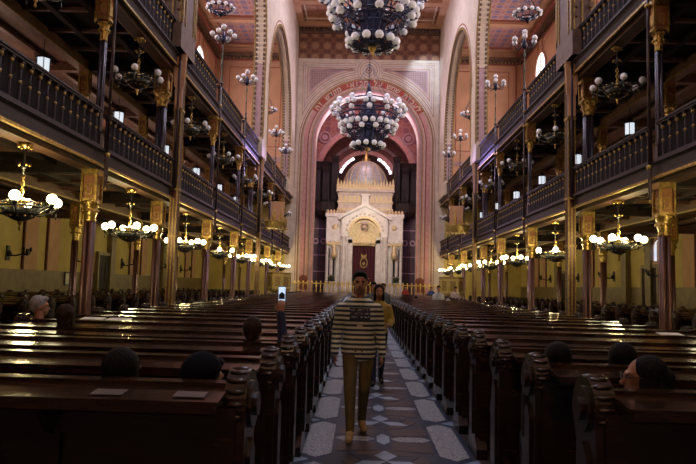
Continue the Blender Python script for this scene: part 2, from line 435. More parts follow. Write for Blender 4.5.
# side medallion bands
for s_ in (-1, 1):
    d.box(s_*5.92, s_*6.14, yf-.05, yf, 10, 21.35, 3)
    d.box(s_*6.14, s_*6.46, yf-.03, yf, 10, 24.0, 2)
    for k in range(8):
        z = 11.3+k*1.42; R = .14
        d.prism([(s_*6.30+R*cos(2*PI*q/12), z+R*sin(2*PI*q/12)) for q in range(12)], 'y', yf-.06, yf, 7)
d.box(-6.14, 6.14, yf-.08, yf, 21.2, 21.45, 3); d.box(-6.2, 6.2, yf-.04, yf, 21.45, 23.7, 8)
d.box(-6.3, 6.3, yf-.25, yf, 23.7, 23.9, 7); d.box(-6.3, 6.3, yf-.45, yf, 24.15, 24.45, 1)
for k in range(40): d.box(-6.1+k*.31, -5.93+k*.31, yf-.35, yf, 23.9, 24.15, 7)
struct('trim_7', d, [M['gold_dull'], M['pink_mould'], M['mauve'], M['cream'], M['cream_pink'], M['upper_frame'], M['spandrel'], M['tooth'], M['frieze']], 'painted mouldings and lattice panels around the great arch')
# inscription band with Hebrew lettering
band = MB().arc('y', (0, CZ), 5.04, 5.62, math.radians(31), math.radians(149), yf-.09, yf, 40, 0)
ib = tag(band.build('inscription_band', [M['red_band']]), 'red arched band of pale Hebrew lettering over the great arch', 'inscription')
HEB = ['לעבדת', 'שמש', 'על', 'מבואי', 'מקדש', 'זה']
lm = MB()
try:
    chars = ' '.join(HEB)
    A0, A1 = 35, 145; n = len(chars); cache = {}
    for i, ch in enumerate(chars):
        if ch == ' ': continue
        if ch not in cache:
            cu = bpy.data.curves.new('glyph', 'FONT'); cu.body = ch; cu.size = .62; cu.align_x = 'CENTER'; cu.extrude = .012; cu.offset = .012
            to = bpy.data.objects.new('glyph', cu); COL.objects.link(to)
            bpy.context.view_layer.update()
            me = bpy.data.meshes.new_from_object(to.evaluated_get(bpy.context.evaluated_depsgraph_get()))
            cache[ch] = ([v.co.copy() for v in me.vertices], [tuple(p.vertices) for p in me.polygons])
            bpy.data.objects.remove(to); bpy.data.meshes.remove(me); bpy.data.curves.remove(cu)
        vs, fs = cache[ch]
        a = math.radians(A0+(A1-A0)*i/(n-1)); r = 5.14
        T = Matrix.Translation((r*cos(a), yf-.105, CZ+r*sin(a))) @ Matrix.Rotation(PI/2-a, 4, 'Y') @ Matrix.Rotation(PI/2, 4, 'X')
        lm.add(vs, fs, 0, False, T)
except Exception as e: print('glyphs', e)
if lm.f: lm.build('lettering', [M['cream']], ib)

# aisle end walls: framed panels on the orange wall
e = MB()
for sx in (-1, 1):
    for (a, b, z0, z1, mm, t) in ((7.0, 12.9, 9.6, 21.3, 0, .16), (7.35, 12.5, 13.2, 20.9, 1, .10), (7.6, 12.2, 13.5, 20.6, 0, .06)):
        for q in ((a, a+t, z0, z1), (b-t, b, z0, z1), (a+t, b-t, z0, z0+t), (a+t, b-t, z1-t, z1)):
            e.box(sx*q[0], sx*q[1], YE-.04, YE, q[2], q[3], mm)
    e.box(sx*7, sx*13.3, YE-.3, YE, 21.5, 21.8, 2)
    for k in range(20): e.box(sx*(7.0+k*.31), sx*(7.15+k*.31), YE-.22, YE, 21.25, 21.5, 2)
    e.box(sx*7, sx*13.3, YE-.06, YE, 12.2, 12.6, 3)
struct('trim_8', e, [M['upper_frame'], M['upper_light'], M['tooth'], M['mauve']], 'red framed panels on the end walls of the side galleries')

# chancel room behind the arch
YA = 67.0
w = MB()
for sx in (-1, 1):
    w.box(sx*6.3, sx*6.7, YE+1.4, YA, 0, 21, 0)
w.box(-6.7, 6.7, YA, YA+.4, 0, 21, 1)
struct('wall_chancel', w, [M['mauve'], M['apse']], 'walls of the chancel behind the ark')
c = MB(); c.box(-6.7, 6.7, YE+1.4, YA+.4, 20.6, 21, 0)
struct('ceiling_chancel', c, [M['apse_pink']], 'rose ceiling of the chancel')
d = MB(); yb = 64.6
# arched screen wall behind the ark: a first deep arch then a niche
def arch_wall(mb, yA, yB, r, cz, W, top, mm, n=40):
    for s_ in (-1, 1): mb.box(s_*r, s_*W, yA, yB, 0, cz, mm)
    for i in range(n):
        t0, t1 = PI*i/n, PI*(i+1)/n
        p0 = (r*cos(t0), cz+r*sin(t0)); p1 = (r*cos(t1), cz+r*sin(t1))
        mb.prism([p0, p1, (p1[0], top), (p0[0], top)], 'y', yA, yB, mm)
    for s_ in (-1, 1): mb.box(s_*r, s_*W, yA, yB, cz, top, mm)
arch_wall(d, 62.6, 63.4, 4.55, 12.6, 6.3, 20.6, 0)
d.arc('y', (0, 12.6), 4.5, 4.95, 0, PI, 62.45, 62.6, 40, 2)
d.arc('y', (0, 12.6), 4.95, 5.1, 0, PI, 62.5, 62.6, 40, 4)
arch_wall(d, 64.6, 65.0, 3.0, 12.2, 6.3, 18.5, 1)
d.arc('y', (0, 12.2), 2.95, 3.35, 0, PI, 64.4, 64.6, 40, 2)
d.arc('y', (0, 12.2), 3.9, 4.2, 0, PI, 64.5, 64.6, 40, 4)
d.box(-6.3, 6.3, 62.3, 62.6, 8.6, 8.9, 3)
for s_ in (-1, 1):
    d.box(s_*2.4, s_*6.2, 62.5, 62.62, 1, 8.6, 3)
    for xx in (4.0, 4.75):
        d.arc('y', (s_*xx, 6.0), .17, .30, 0, 2*PI, 62.42, 62.5, 16, 4)
    d.arc('y', (s_*4.15, 16.4), .45, .6, 0, 2*PI, 62.5, 62.6, 20, 4)
    d.arc('y', (s_*4.15, 16.4), .0, .28, 0, 2*PI, 62.52, 62.6, 20, 4)
    for zz in (3.0, 4.6, 7.2): d.box(s_*2.4, s_*6.2, 62.44, 62.5, zz, zz+.08, 4)
struct('trim_9', d, [M['apse_pink'], M['apse'], M['pink_mould'], M['apse_dark'], M['mauve']], 'concentric arches of the apse')
ri = MB().torus((0, 59.5, 19.6), 4.0, .22, 48, 6, 0).torus((0, 59.5, 20.2), 2.6, .2, 40, 6, 0)
struct('trim_10', ri, [M['cream']], 'cream rings of the chancel dome')

# windows -------------------------------------------------------------------
def glass_mat(nm, c1, c2, s):
    m, nt, b = nodes_mat(nm)
    tc = N(nt, 'ShaderNodeTexCoord'); br = N(nt, 'ShaderNodeTexVoronoi'); br.inputs['Scale'].default_value = 2.2
    nt.links.new(tc.outputs['Object'], br.inputs['Vector'])
    r = N(nt, 'ShaderNodeValToRGB'); r.color_ramp.elements[0].color = rgba(c1); r.color_ramp.elements[1].color = rgba(c2)
    r.color_ramp.elements[0].position = .2; r.color_ramp.elements[1].position = .7
    nt.links.new(br.outputs['Distance'], r.inputs[0]); nt.links.new(r.outputs[0], b.inputs['Emission Color'])
    b.inputs['Emission Strength'].default_value = s; b.inputs['Roughness'].default_value = .2
    return m
M['daylight'] = glass_mat('daylight_glass', (1, .95, .85), (.85, .9, 1), 1.7)
M['daylight_violet'] = glass_mat('violet_glass', (1, .85, 1), (.65, .4, 1), 2.4)
wn = 0
M['fan'] = glass_mat('fanlight_glass', (1, .95, .8), (.6, .7, 1), .9)
def window(x, y, z, w, h, face, gm, label):
    """round-headed window; face: 'x+' faces +x etc. z = sill"""
    global wn; wn += 1
    hw = w/2; zs = h-hw
    pts = [(-hw, 0), (hw, 0)] + [(hw*cos(PI*k/14), zs+hw*sin(PI*k/14)) for k in range(0, 15)]
    a = MB().prism(pts, 'y', -.05, 0, 0)
    o = a.build('window_%d' % wn, [gm]); tag(o, label, None, None, 'structure')
    f = MB().arc('y', (0, zs), hw, hw+.14, 0, PI, -.10, .02, 16, 0)
    f.box(-hw-.14, -hw, -.10, .02, 0, zs).box(hw, hw+.14, -.10, .02, 0, zs).box(-hw-.14, hw+.14, -.14, .02, -.14, 0)
    f.box(-.04, .04, -.09, 0, 0, h-.05)
    for k in range(1, int(zs/1.0)+1): f.box(-hw, hw, -.08, 0, k*1.0-.03, k*1.0+.03)
    f.build('window_frame', [M['upper_light']], o)
    o.location = (x, y, z); o.rotation_euler = (0, 0, {'x+': PI/2, 'x-': -PI/2, 'y-': 0, 'y+': PI}[face])
    return o
for y_ in (7.8, 15.9, 24.0, 32.1, 40.2, 48.3):
    window(-WX+.03, y_, 13.4, 2.6, 6.6, 'x+', M['daylight_violet'] if y_ == 40.2 else M['daylight'], 'tall round-headed window high in the left wall')
    window(WX-.03, y_, 13.4, 2.6, 6.6, 'x-', M['daylight'], 'tall round-headed window high in the right wall')
fan = window(WX-.02, 29.3, 3.2, .8, .95, 'x-', M['fan'], 'small leaded fanlight over the dark door in the right wall')

# doors -----------------------------------------------------------------------
dn = 0
for sx, ys in ((-1, (31.9, 42.7)), (1, (30.0, 42.7))):
    for y_ in ys:
        dn += 1
        a = MB().box(-.75, .75, -.12, 0, 0, 2.9, 0)
        for zz in (.3, 1.55):
            for xx in (-.62, .08): a.box(xx, xx+.54, -.15, -.1, zz, zz+1.0, 0)
        o = a.build('door_%d' % dn, [M['organ']]); tag(o, 'dark panelled door in the ochre wall', None, None, 'structure')
        MB().box(-.9, -.75, -.18, 0, 0, 3.05).box(.75, .9, -.18, 0, 0, 3.05).box(-.75, .75, -.18, 0, 2.9, 3.05).build('door_frame', [M['dado']], o)
        MB().sphere((.0, -.18, 1.1), .035).build('door_handle', [M['brass']], o)
        o.location = (sx*(WX-.01), y_, 0); o.rotation_euler = (0, 0, -sx*PI/2)

# galleries: slabs, beams, fascia ------------------------------------------------
for sx, nm in ((-1, 'left'), (1, 'right')):
    for zu, zf, lv in ((G1, F1, 'lower'), (G2, F2, 'upper')):
        s_ = MB()
        s_.box(sx*(GX+.02), sx*INX, YB, YE, zu+.1, zf, 0); s_.box(sx*INX, sx*WX, YB, YE, zu+.1, zf, 4 if lv == 'upper' else 0)  # upper underside in two tones: shaded inboard, lit outboard
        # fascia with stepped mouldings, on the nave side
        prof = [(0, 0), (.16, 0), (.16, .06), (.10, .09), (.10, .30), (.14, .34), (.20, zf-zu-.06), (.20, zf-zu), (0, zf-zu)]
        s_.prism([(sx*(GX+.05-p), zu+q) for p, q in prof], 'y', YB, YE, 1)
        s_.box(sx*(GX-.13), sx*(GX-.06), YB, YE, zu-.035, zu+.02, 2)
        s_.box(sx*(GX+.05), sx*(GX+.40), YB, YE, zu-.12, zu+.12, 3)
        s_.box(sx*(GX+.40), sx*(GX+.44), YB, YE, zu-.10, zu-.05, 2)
        struct('gallery_floor_%s_%s' % (lv, nm), s_, [M['ceil_wood_shaded'], M['wood'], M['gold'], M['wood_brown'], M['gallery_ceiling_lit']], 'dark wooden %s gallery deck on the %s with gilt lower edge' % (lv, nm))
        b = MB()
        bm = 0
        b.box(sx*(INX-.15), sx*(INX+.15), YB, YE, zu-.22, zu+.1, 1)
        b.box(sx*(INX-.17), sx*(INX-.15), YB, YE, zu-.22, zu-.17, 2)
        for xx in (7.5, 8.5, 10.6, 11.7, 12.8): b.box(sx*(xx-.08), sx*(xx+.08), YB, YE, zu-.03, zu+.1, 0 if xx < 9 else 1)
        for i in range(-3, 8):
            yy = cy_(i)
            b.box(sx*(GX+.40), sx*INX, yy-.12, yy+.12, zu-.20, zu+.1, 0); b.box(sx*INX, sx*WX, yy-.12, yy+.12, zu-.20, zu+.1, 1)  # one beam, two tones: shaded colour inboard, lit colour outboard
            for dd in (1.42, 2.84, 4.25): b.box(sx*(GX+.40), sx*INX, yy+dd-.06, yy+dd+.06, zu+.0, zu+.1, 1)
        struct('beam_%s_%s' % (lv, nm), b, [M['ceil_wood_shaded'], M['beam_wood'] if lv == 'upper' else M['wood_brown'], M['gold_dull']], 'ceiling beams under the %s gallery on the %s' % (lv, nm))

# balustrades ---------------------------------------------------------------------
def baluster_mesh(h):
    m = MB()
    m.lathe([(.05, 0), (.05, .05), (.03, .07), (.036, .12), (.036, h*.42), (.03, h*.46)], n=6, m=0)
    m.lathe([(.02, 0), (.05, .025), (.05, .06), (.02, .085)], z=h*.46, n=6, m=1)
    m.lathe([(.03, h*.46+.08), (.036, h*.6), (.034, h-.13)], n=6, m=0)
    m.lathe([(.02, 0), (.062, .03), (.062, .075), (.03, .11)], z=h-.14, n=6, m=1)
    m.box(-.06, .06, -.05, .05, h-.04, h, 0)
    return m.mesh('baluster', [M['wood'], M['gold_dull']])
BH = .80
bal_me = baluster_mesh(BH)
panel_me = None
def balustrade():
    r = thing('balustrade', 'x', 'balustrade')
    L = SP-.42
    MB().box(-.08, .08, -L/2, L/2, BH, BH+.05).box(-.11, .11, -L/2, L/2, BH+.04, BH+.08).build('handrail', [M['wood']], r)
    MB().box(-.07, .07, -L/2, L/2, 0, .05).build('bottom_rail', [M['wood']], r)
    MB().box(-.012, .012, -L/2, L/2, .05, BH).build('back_panel', [M['panel_dark']], r, (0, 0, 0))
    n = 16
    for k in range(n):
        b = link('baluster', bal_me, r, (0, -L/2+L*(k+.5)/n, .0))
    return r
protoB = None
def bayname(i):
    return ['before the nearest column', 'past the nearest column', 'past the second column', 'past the third column', 'past the fourth column', 'past the fifth column', 'past the sixth column', 'nearest the chancel'][i+1]
for sx, nm in ((-1, 'left'), (1, 'right')):
    for zf, lv in ((F1, 'lower'), (F2, 'upper')):
        for i in range(-1 if lv == 'lower' else 0, 7):
            loc = (sx*(GX-.04), cy_(i)+SP/2, zf)
            lb = 'dark wooden balustrade of the %s %s gallery, %s' % (lv, nm, bayname(i))
            if protoB is None: protoB = balustrade(); protoB.location = loc; protoB['label'] = lb; protoB['group'] = 'gallery balustrades'
            else: dup(protoB, loc, 0, lb, 'gallery balustrades')

# columns -----------------------------------------------------------------------------
def column_proto(h, shaft_m, thick, name, box=1.0):
    """storey column of height h: clustered shafts, leafy gilt capital, box impost with pendants"""
    r = thing(name, 'x', 'column')
    t = thick; hc = h-1.22
    s_ = MB()
    s_.box(-t*1.5, t*1.5, -t*1.5, t*1.5, 0, .35)
    for (dx, dy) in ((-t*.62, -t*.62), (t*.62, -t*.62), (-t*.62, t*.62), (t*.62, t*.62)):
        s_.lathe([(t*.62, .35), (t*.62, .42), (t*.48, .5), (t*.46, hc)], dx, dy, 0, 8)
    s_.build('shaft', [shaft_m], r)
    c_ = MB().lathe([(t*1.2, 0), (t*1.35, .03), (t*1.2, .07), (t*1.25, .14), (t*1.7, .26), (t*1.5, .28), (t*1.6, .34), (t*1.95, .44), (t*1.95, .48)], 0, 0, hc, 8, ph=PI/8)
    for k in range(8):
        a = k*PI/4
        c_.sphere((t*1.75*cos(a), t*1.75*sin(a), hc+.25), .035, 5, 4); c_.sphere((t*1.9*cos(a+.39), t*1.9*sin(a+.39), hc+.42), .035, 5, 4)
    c_.build('capital', [M['gold']], r)
    b = MB(); w = t*1.55*box; zb = hc+.48
    b.box(-w*.8, w*.8, -w*.8, w*.8, zb, h-.08, 1)
    for (dx, dy) in ((-w, -w), (w, -w), (-w, w), (w, w)):
        b.box(dx-.025, dx+.025, dy-.025, dy+.025, zb+.02, h-.08, 0)
        b.lathe([(.005, -.12), (.035, -.04), (.03, .02)], dx, dy, zb+.02, 6, 0)
    b.box(-w*1.15, w*1.15, -w*1.15, w*1.15, h-.14, h, 0); b.box(-w*1.05, w*1.05, -w*1.05, w*1.05, zb, zb+.06, 0)
    for sgn in (-1, 1):
        b.box(-w*.5, w*.5, sgn*w*.8, sgn*w*.95, zb+.14, zb+.40, 0); b.box(sgn*w*.8, sgn*w*.95, -w*.5, w*.5, zb+.14, zb+.40, 0)
        b.box(-w*.28, w*.28, sgn*w*.95, sgn*w*.99, zb+.17, zb+.36, 1)
    b.build('impost', [M['gold'], M['orange']], r)
    return r
hg, hu = G1-.12, G2-.12-F1
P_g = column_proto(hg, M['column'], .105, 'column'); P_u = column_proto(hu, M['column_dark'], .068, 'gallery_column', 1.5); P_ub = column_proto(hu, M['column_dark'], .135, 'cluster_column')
P_gi = column_proto(G1-.22, M['column'], .085, 'slender_column'); P_ui = column_proto(G2-.22-F1, M['column'], .085, 'slender_gallery_column')
used = set()
def put(proto, loc, lb, gr):
    if proto.name not in used:
        used.add(proto.name); proto.location = loc; proto['label'] = lb; proto['group'] = gr; return proto
    return dup(proto, loc, 0, lb, gr)
def oc(i): return 'nearest' if i == 0 else ordw(i)
for sx, nm in ((-1, 'left'), (1, 'right')):
    for i in range(0, 7):
        y_ = cy_(i)
        put(P_g, (sx*(GX+(.12 if i not in (1, 4) else .36)), y_, 0), 'maroon column with gilt capital carrying the %s gallery, %s from the viewer' % (nm, oc(i)), 'ground floor columns')
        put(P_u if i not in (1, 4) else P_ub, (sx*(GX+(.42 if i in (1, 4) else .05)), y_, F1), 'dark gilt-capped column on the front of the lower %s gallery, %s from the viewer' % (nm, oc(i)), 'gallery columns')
    for i in range(1, 7):
        y_ = cy_(i)
        put(P_gi, (sx*INX, y_, 0), 'slender column in the back row under the %s gallery, %s from the viewer' % (nm, oc(i-1)), 'slender ground floor columns')
        put(P_ui, (sx*INX, y_, F1), 'slender column at the back of the lower %s gallery, %s from the viewer' % (nm, oc(i-1)), 'slender gallery columns')

# colonnettes on the gallery front, and great piers
def colonnette():
    r = thing('colonnette', 'x', 'colonnette')
    MB().lathe([(.038, 4.5), (.038, F2+.86)], n=8).build('shaft', [M['column_dark']], r)
    MB().lathe([(.02, 3.85), (.045, 3.92), (.03, 3.97), (.05, 4.02), (.05, 4.55), (.04, 4.60)], n=8).build('pendant', [M['column_dark']], r)
    for z in (4.56, 8.4, 9.0): MB().lathe([(.04, 0), (.075, .02), (.075, .07), (.04, .10)], z=z, n=8).build('collar', [M['gold']], r)
    MB().lathe([(.01, 3.74), (.035, 3.80), (.02, 3.86)], n=6).build('drop', [M['gold']], r)
    return r
P_c = None
def pier():
    r = thing('pier', 'x', 'pier')
    MB().box(-.14, .14, -.17, .17, 0, .5).box(-.10, .10, -.14, .14, .5, G1+.3).build('lower_shaft', [M['column']], r)
    MB().box(-.10, .10, -.14, .14, G1+.3, F2-.02).lathe([(.05, G1+.3), (.05, F2-.02)], 0, -.16, 0, 8).build('upper_shaft', [M['column_dark']], r)
    g = MB()
    for x in (-.10, .10):
        for yq in (-.145, .145): g.box(x-.018, x+.018, yq-.018, yq+.018, .5, F2-.02, 0)
    g.box(-.02, .02, -.155, -.14, .6, G1, 0)
    for z in (G1+.25, 7.2, F2-.12, 3.1): g.box(-.14, .14, -.18, .18, z, z+.08, 0)
    g.build('gilt_edging', [M['gold_dull']], r)
    MB().prism([(-.16, 8.0), (.16, 8.0), (.22, F2-.03), (-.22, F2-.03)], 'y', -.19, -.14).box(-.12, .12, -.185, -.14, 7.3, 8.0).build('console', [M['pinkwall']], r)
    return r
P_p = None
for sx, nm in ((-1, 'left'), (1, 'right')):
    for i in (0, 2, 3, 5, 6):
        lb = 'thin dark colonnette on the %s gallery fronts, %s' % (nm, {0: 'nearest the viewer', 2: 'just past the first great pier', 3: 'just before the second great pier', 5: 'just past the second great pier', 6: 'nearest the chancel'}[i])
        loc = (sx*(GX-.19), cy_(i), 0)
        if P_c is None: P_c = colonnette(); P_c.location = loc; P_c['label'] = lb; P_c['group'] = 'gallery colonnettes'
        else: dup(P_c, loc, 0, lb, 'gallery colonnettes')
    for i in (1, 4):
        lb = '%s great pier with gilt edges rising past the %s galleries' % ('near' if i == 1 else 'far', nm)
        loc = (sx*(GX-.16), cy_(i), 0)
        if P_p is None: P_p = pier(); P_p.location = loc; P_p['label'] = lb; P_p['group'] = 'great piers'
        else: dup(P_p, loc, 0, lb, 'great piers')

# ------------------------------------------------------------------ lamps
def curve_pts(ctrl, n=8):
    out = []
    P = [Vector(p) for p in ctrl]
    for k in range(n+1):
        t = k/n; Q = P[:]
        while len(Q) > 1: Q = [Q[i].lerp(Q[i+1], t) for i in range(len(Q)-1)]
        out.append(tuple(Q[0]))
    return out
def gallery_chandelier(name, lit):
    """hangs from z=0: origin at the ceiling"""
    r = thing(name, 'x', 'chandelier')
    b = MB(); g = MB()
    cp = MB().lathe([(.12, -.02), (.10, -.05), (.03, -.10), (.015, -.12)], n=8)
    for k in range(4): a = k*PI/2+.4; cp.sphere((.12*cos(a), .12*sin(a), -.07), .045, 6, 4)
    cp.build('ceiling_canopy', [M['gold']], r)
    b.lathe([(.018, -.62), (.018, -.1)], n=6); b.lathe([(.03, -.5), (.06, -.46), (.03, -.42)], n=8)
    for k in range(5): a = k*2*PI/5; b.sphere((.10*cos(a), .10*sin(a), -.42), .03, 5, 4, 1)
    for k in range(2):
        g.tube([(.03*cos(t*.9+k*PI), .03*sin(t*.9+k*PI), -.62-t*.045) for t in range(10)], .014, 5)
    g.lathe([(.03, -1.35), (.09, -1.28), (.05, -1.2), (.10, -1.12), (.04, -1.04)], n=8)
    MB().lathe([(.005, -1.68), (.03, -1.62), (.012, -1.58), (.05, -1.52), (.02, -1.46)], n=6).build('finial', [M['gold']], r)
    b.lathe([(.04, -1.5), (.16, -1.46), (.30, -1.36), (.36, -1.26), (.30, -1.27), (.14, -1.36)], n=10)
    b.torus((0, 0, -1.22), .40, .018, 18, 4); b.torus((0, 0, -1.34), .30, .015, 16, 4)
    n = 6
    for k in range(12):
        a = 2*PI*k/12 + .2; ca, sa = cos(a), sin(a)
        b.tube(curve_pts([(.08*ca, .08*sa, -1.15), (.22*ca, .22*sa, -1.0), (.42*ca, .42*sa, -1.25), (.5*ca, .5*sa, -1.16)], 6), .013, 4)
        b.sphere((.36*ca, .36*sa, -1.15), .028, 5, 4, 1); b.sphere((.24*ca, .24*sa, -1.40), .025, 5, 4, 1)
    b.build('basket', [M['bronze'], M['gold']], r); g.build('stem', [M['gold']], r)
    for k in range(n):
        a = 2*PI*k/n + .25; ca, sa = cos(a), sin(a); R = .66
        m_ = MB()
        m_.tube(curve_pts([(.10*ca, .10*sa, -1.30), (.35*ca, .35*sa, -1.52), (.6*ca, .6*sa, -1.20), (R*ca, R*sa, -1.28), (R*ca, R*sa, -1.18)], 8), .016, 5)
        m_.lathe([(.02, -1.26), (.05, -1.20), (.045, -1.17)], R*ca, R*sa, 0, 8)
        m_.lathe([(.003, -1.42), (.02, -1.36), (.01, -1.28)], R*ca, R*sa, 0, 6)
        m_.build('arm', [M['bronze']], r)
        MB().sphere((R*ca, R*sa, -1.08), .098, 12, 8).build('globe', [M['lit'] if lit else M['globe']], r)
    return r
CG = gallery_chandelier('lit_chandelier', True); CU = gallery_chandelier('gallery_chandelier', False)
mids = [cy_(i)+SP/2 for i in range(-1, 7)]
for sx, nm in ((-1, 'left'), (1, 'right')):
    for i, y_ in enumerate(mids):
        p = (sx*(GX+.22), y_, G1-.12)
        rzz = (i*1.3+.4*sx) % 1.0
        o = put(CG, p, 'glowing globe chandelier hanging under the lower %s gallery, %s from the viewer' % (nm, oc(i)), 'lit chandeliers'); o.rotation_euler[2] = rzz
        o = put(CU, (sx*(GX+.22), y_, G2-.12), 'unlit white-globed chandelier hanging in the lower %s gallery, %s from the viewer' % (nm, oc(i)), 'unlit gallery chandeliers'); o.rotation_euler[2] = rzz*1.7
        L = bpy.data.lights.new('chandelier_light', 'POINT'); L.energy = 200; L.color = (1.0, .80, .38); L.shadow_soft_size = .16
        lo = bpy.data.objects.new('chandelier_light', L); COL.objects.link(lo); lo.location = (p[0]-sx*.0, p[1], G1-1.12)

def lantern():
    r = thing('lantern', 'x', 'lantern')
    g = MB().prism([(.16*cos(k*PI/3), .16*sin(k*PI/3)) for k in range(6)], 'z', -1.02, -.62)
    g.build('glass', [M['lantern']], r)
    f = MB().lathe([(.01, -.40), (.03, -.44), (.10, -.55), (.20, -.60), (.20, -.63)], n=6).lathe([(.20, -1.06), (.19, -1.02), (.05, -1.0)], n=6).lathe([(.005, -1.16), (.03, -1.1), (.015, -1.05)], n=6)
    for k in range(6):
        a = k*PI/3; f.tube([(.17*cos(a), .17*sin(a), -1.03), (.17*cos(a), .17*sin(a), -.61)], .012, 4)
        f.tube(curve_pts([(.12*cos(a), .12*sin(a), -.58), (.32*cos(a), .32*sin(a), -.5), (.2*cos(a), .2*sin(a), -.66)], 4), .01, 4)
    f.build('frame', [M['black']], r)
    MB().tube([(0, 0, 0), (0, 0, -.42)], .012, 5).build('rod', [M['black']], r)
    return r
LN = lantern(); LN.scale = (1.15, 1.15, 1.1)
for sx, nm in ((-1, 'left'), (1, 'right')):
    for i, y_ in enumerate(mids[1:]):
        put(LN, (sx*(INX-.05), y_, G2-.1), 'pale glass lantern in black frame hanging over the lower %s gallery, %s from the viewer' % (nm, oc(i)), 'gallery lanterns')

def candelabrum():
    r = thing('candelabrum', 'x', 'candelabrum')     # origin on the handrail
    s_ = MB().lathe([(.09, 0), (.07, .06), (.035, .12), (.05, .3), (.028, .36), (.028, .8), (.05, .84), (.026, .9), (.024, 1.42), (.055, 1.48), (.03, 1.56), (.022, 1.8)], n=8)
    s_.build('pole', [M['bronze']], r)
    c_ = MB().lathe([(.03, 1.74), (.12, 1.86), (.10, 2.0), (.05, 2.2), (.02, 2.3)], n=8)
    gl = []
    for k in range(6):
        a = 2*PI*k/6+.3; ca, sa = cos(a), sin(a)
        c_.tube(curve_pts([(.05*ca, .05*sa, 1.9), (.25*ca, .25*sa, 1.72), (.45*ca, .45*sa, 1.85), (.46*ca, .46*sa, 2.02)], 6), .018, 5)
        c_.tube(curve_pts([(.05*ca, .05*sa, 2.0), (.2*ca, .2*sa, 2.2), (.3*ca, .3*sa, 1.9)], 5), .014, 4)
        gl.append((.46*ca, .46*sa, 2.12))
    gl.append((0, 0, 2.48))
    c_.build('crown', [M['navy_metal']], r)
    for p in gl: MB().sphere(p, .115, 10, 7).build('globe', [M['globe']], r)
    return r
CB = candelabrum()
for sx, nm in ((-1, 'left'), (1, 'right')):
    for i in (2, 3, 5, 6):
        put(CB, (sx*(GX-.19), cy_(i), F2+.86), 'tall bronze candelabrum of white globes on the upper %s gallery rail, %s' % (nm, {2: 'nearest the viewer', 3: 'second from the viewer', 5: 'third from the viewer', 6: 'nearest the chancel'}[i]), 'gallery rail candelabra')

def ring_chandelier():
    r = thing('ring_chandelier', 'x', 'chandelier')
    f = MB().torus((0, 0, 0), .52, .05, 28, 6).torus((0, 0, -.2), .34, .035, 20, 5).lathe([(.02, -.45), (.09, -.36), (.20, -.26), (.1, -.2)], n=8)
    for k in range(8):
        a = k*PI/4; f.tube([(.52*cos(a), .52*sin(a), 0), (.34*cos(a), .34*sin(a), -.2)], .02, 4); f.tube([(.52*cos(a), .52*sin(a), 0), (0, 0, 1.0)], .012, 4)
    f.build('ring', [M['navy_metal']], r)
    MB().tube([(0, 0, 1.0), (0, 0, 6.5)], .015, 5).build('chain', [M['bronze']], r)
    for k in range(12):
        a = k*PI/6+.1; MB().sphere((.60*cos(a), .60*sin(a), .02), .10, 9, 6).build('globe', [M['globe']], r)
    return r
RC = ring_chandelier()
for sx, nm in ((-1, 'left'), (1, 'right')):
    for y_, w_, z_ in ((28.8, 'nearer', 14.5), (44.35, 'farther', 14.0)):
        o = put(RC, (sx*(GX+.65), y_, z_), 'small ring chandelier of white globes hanging in the %s arch on the %s' % (w_, nm), 'arch ring chandeliers')

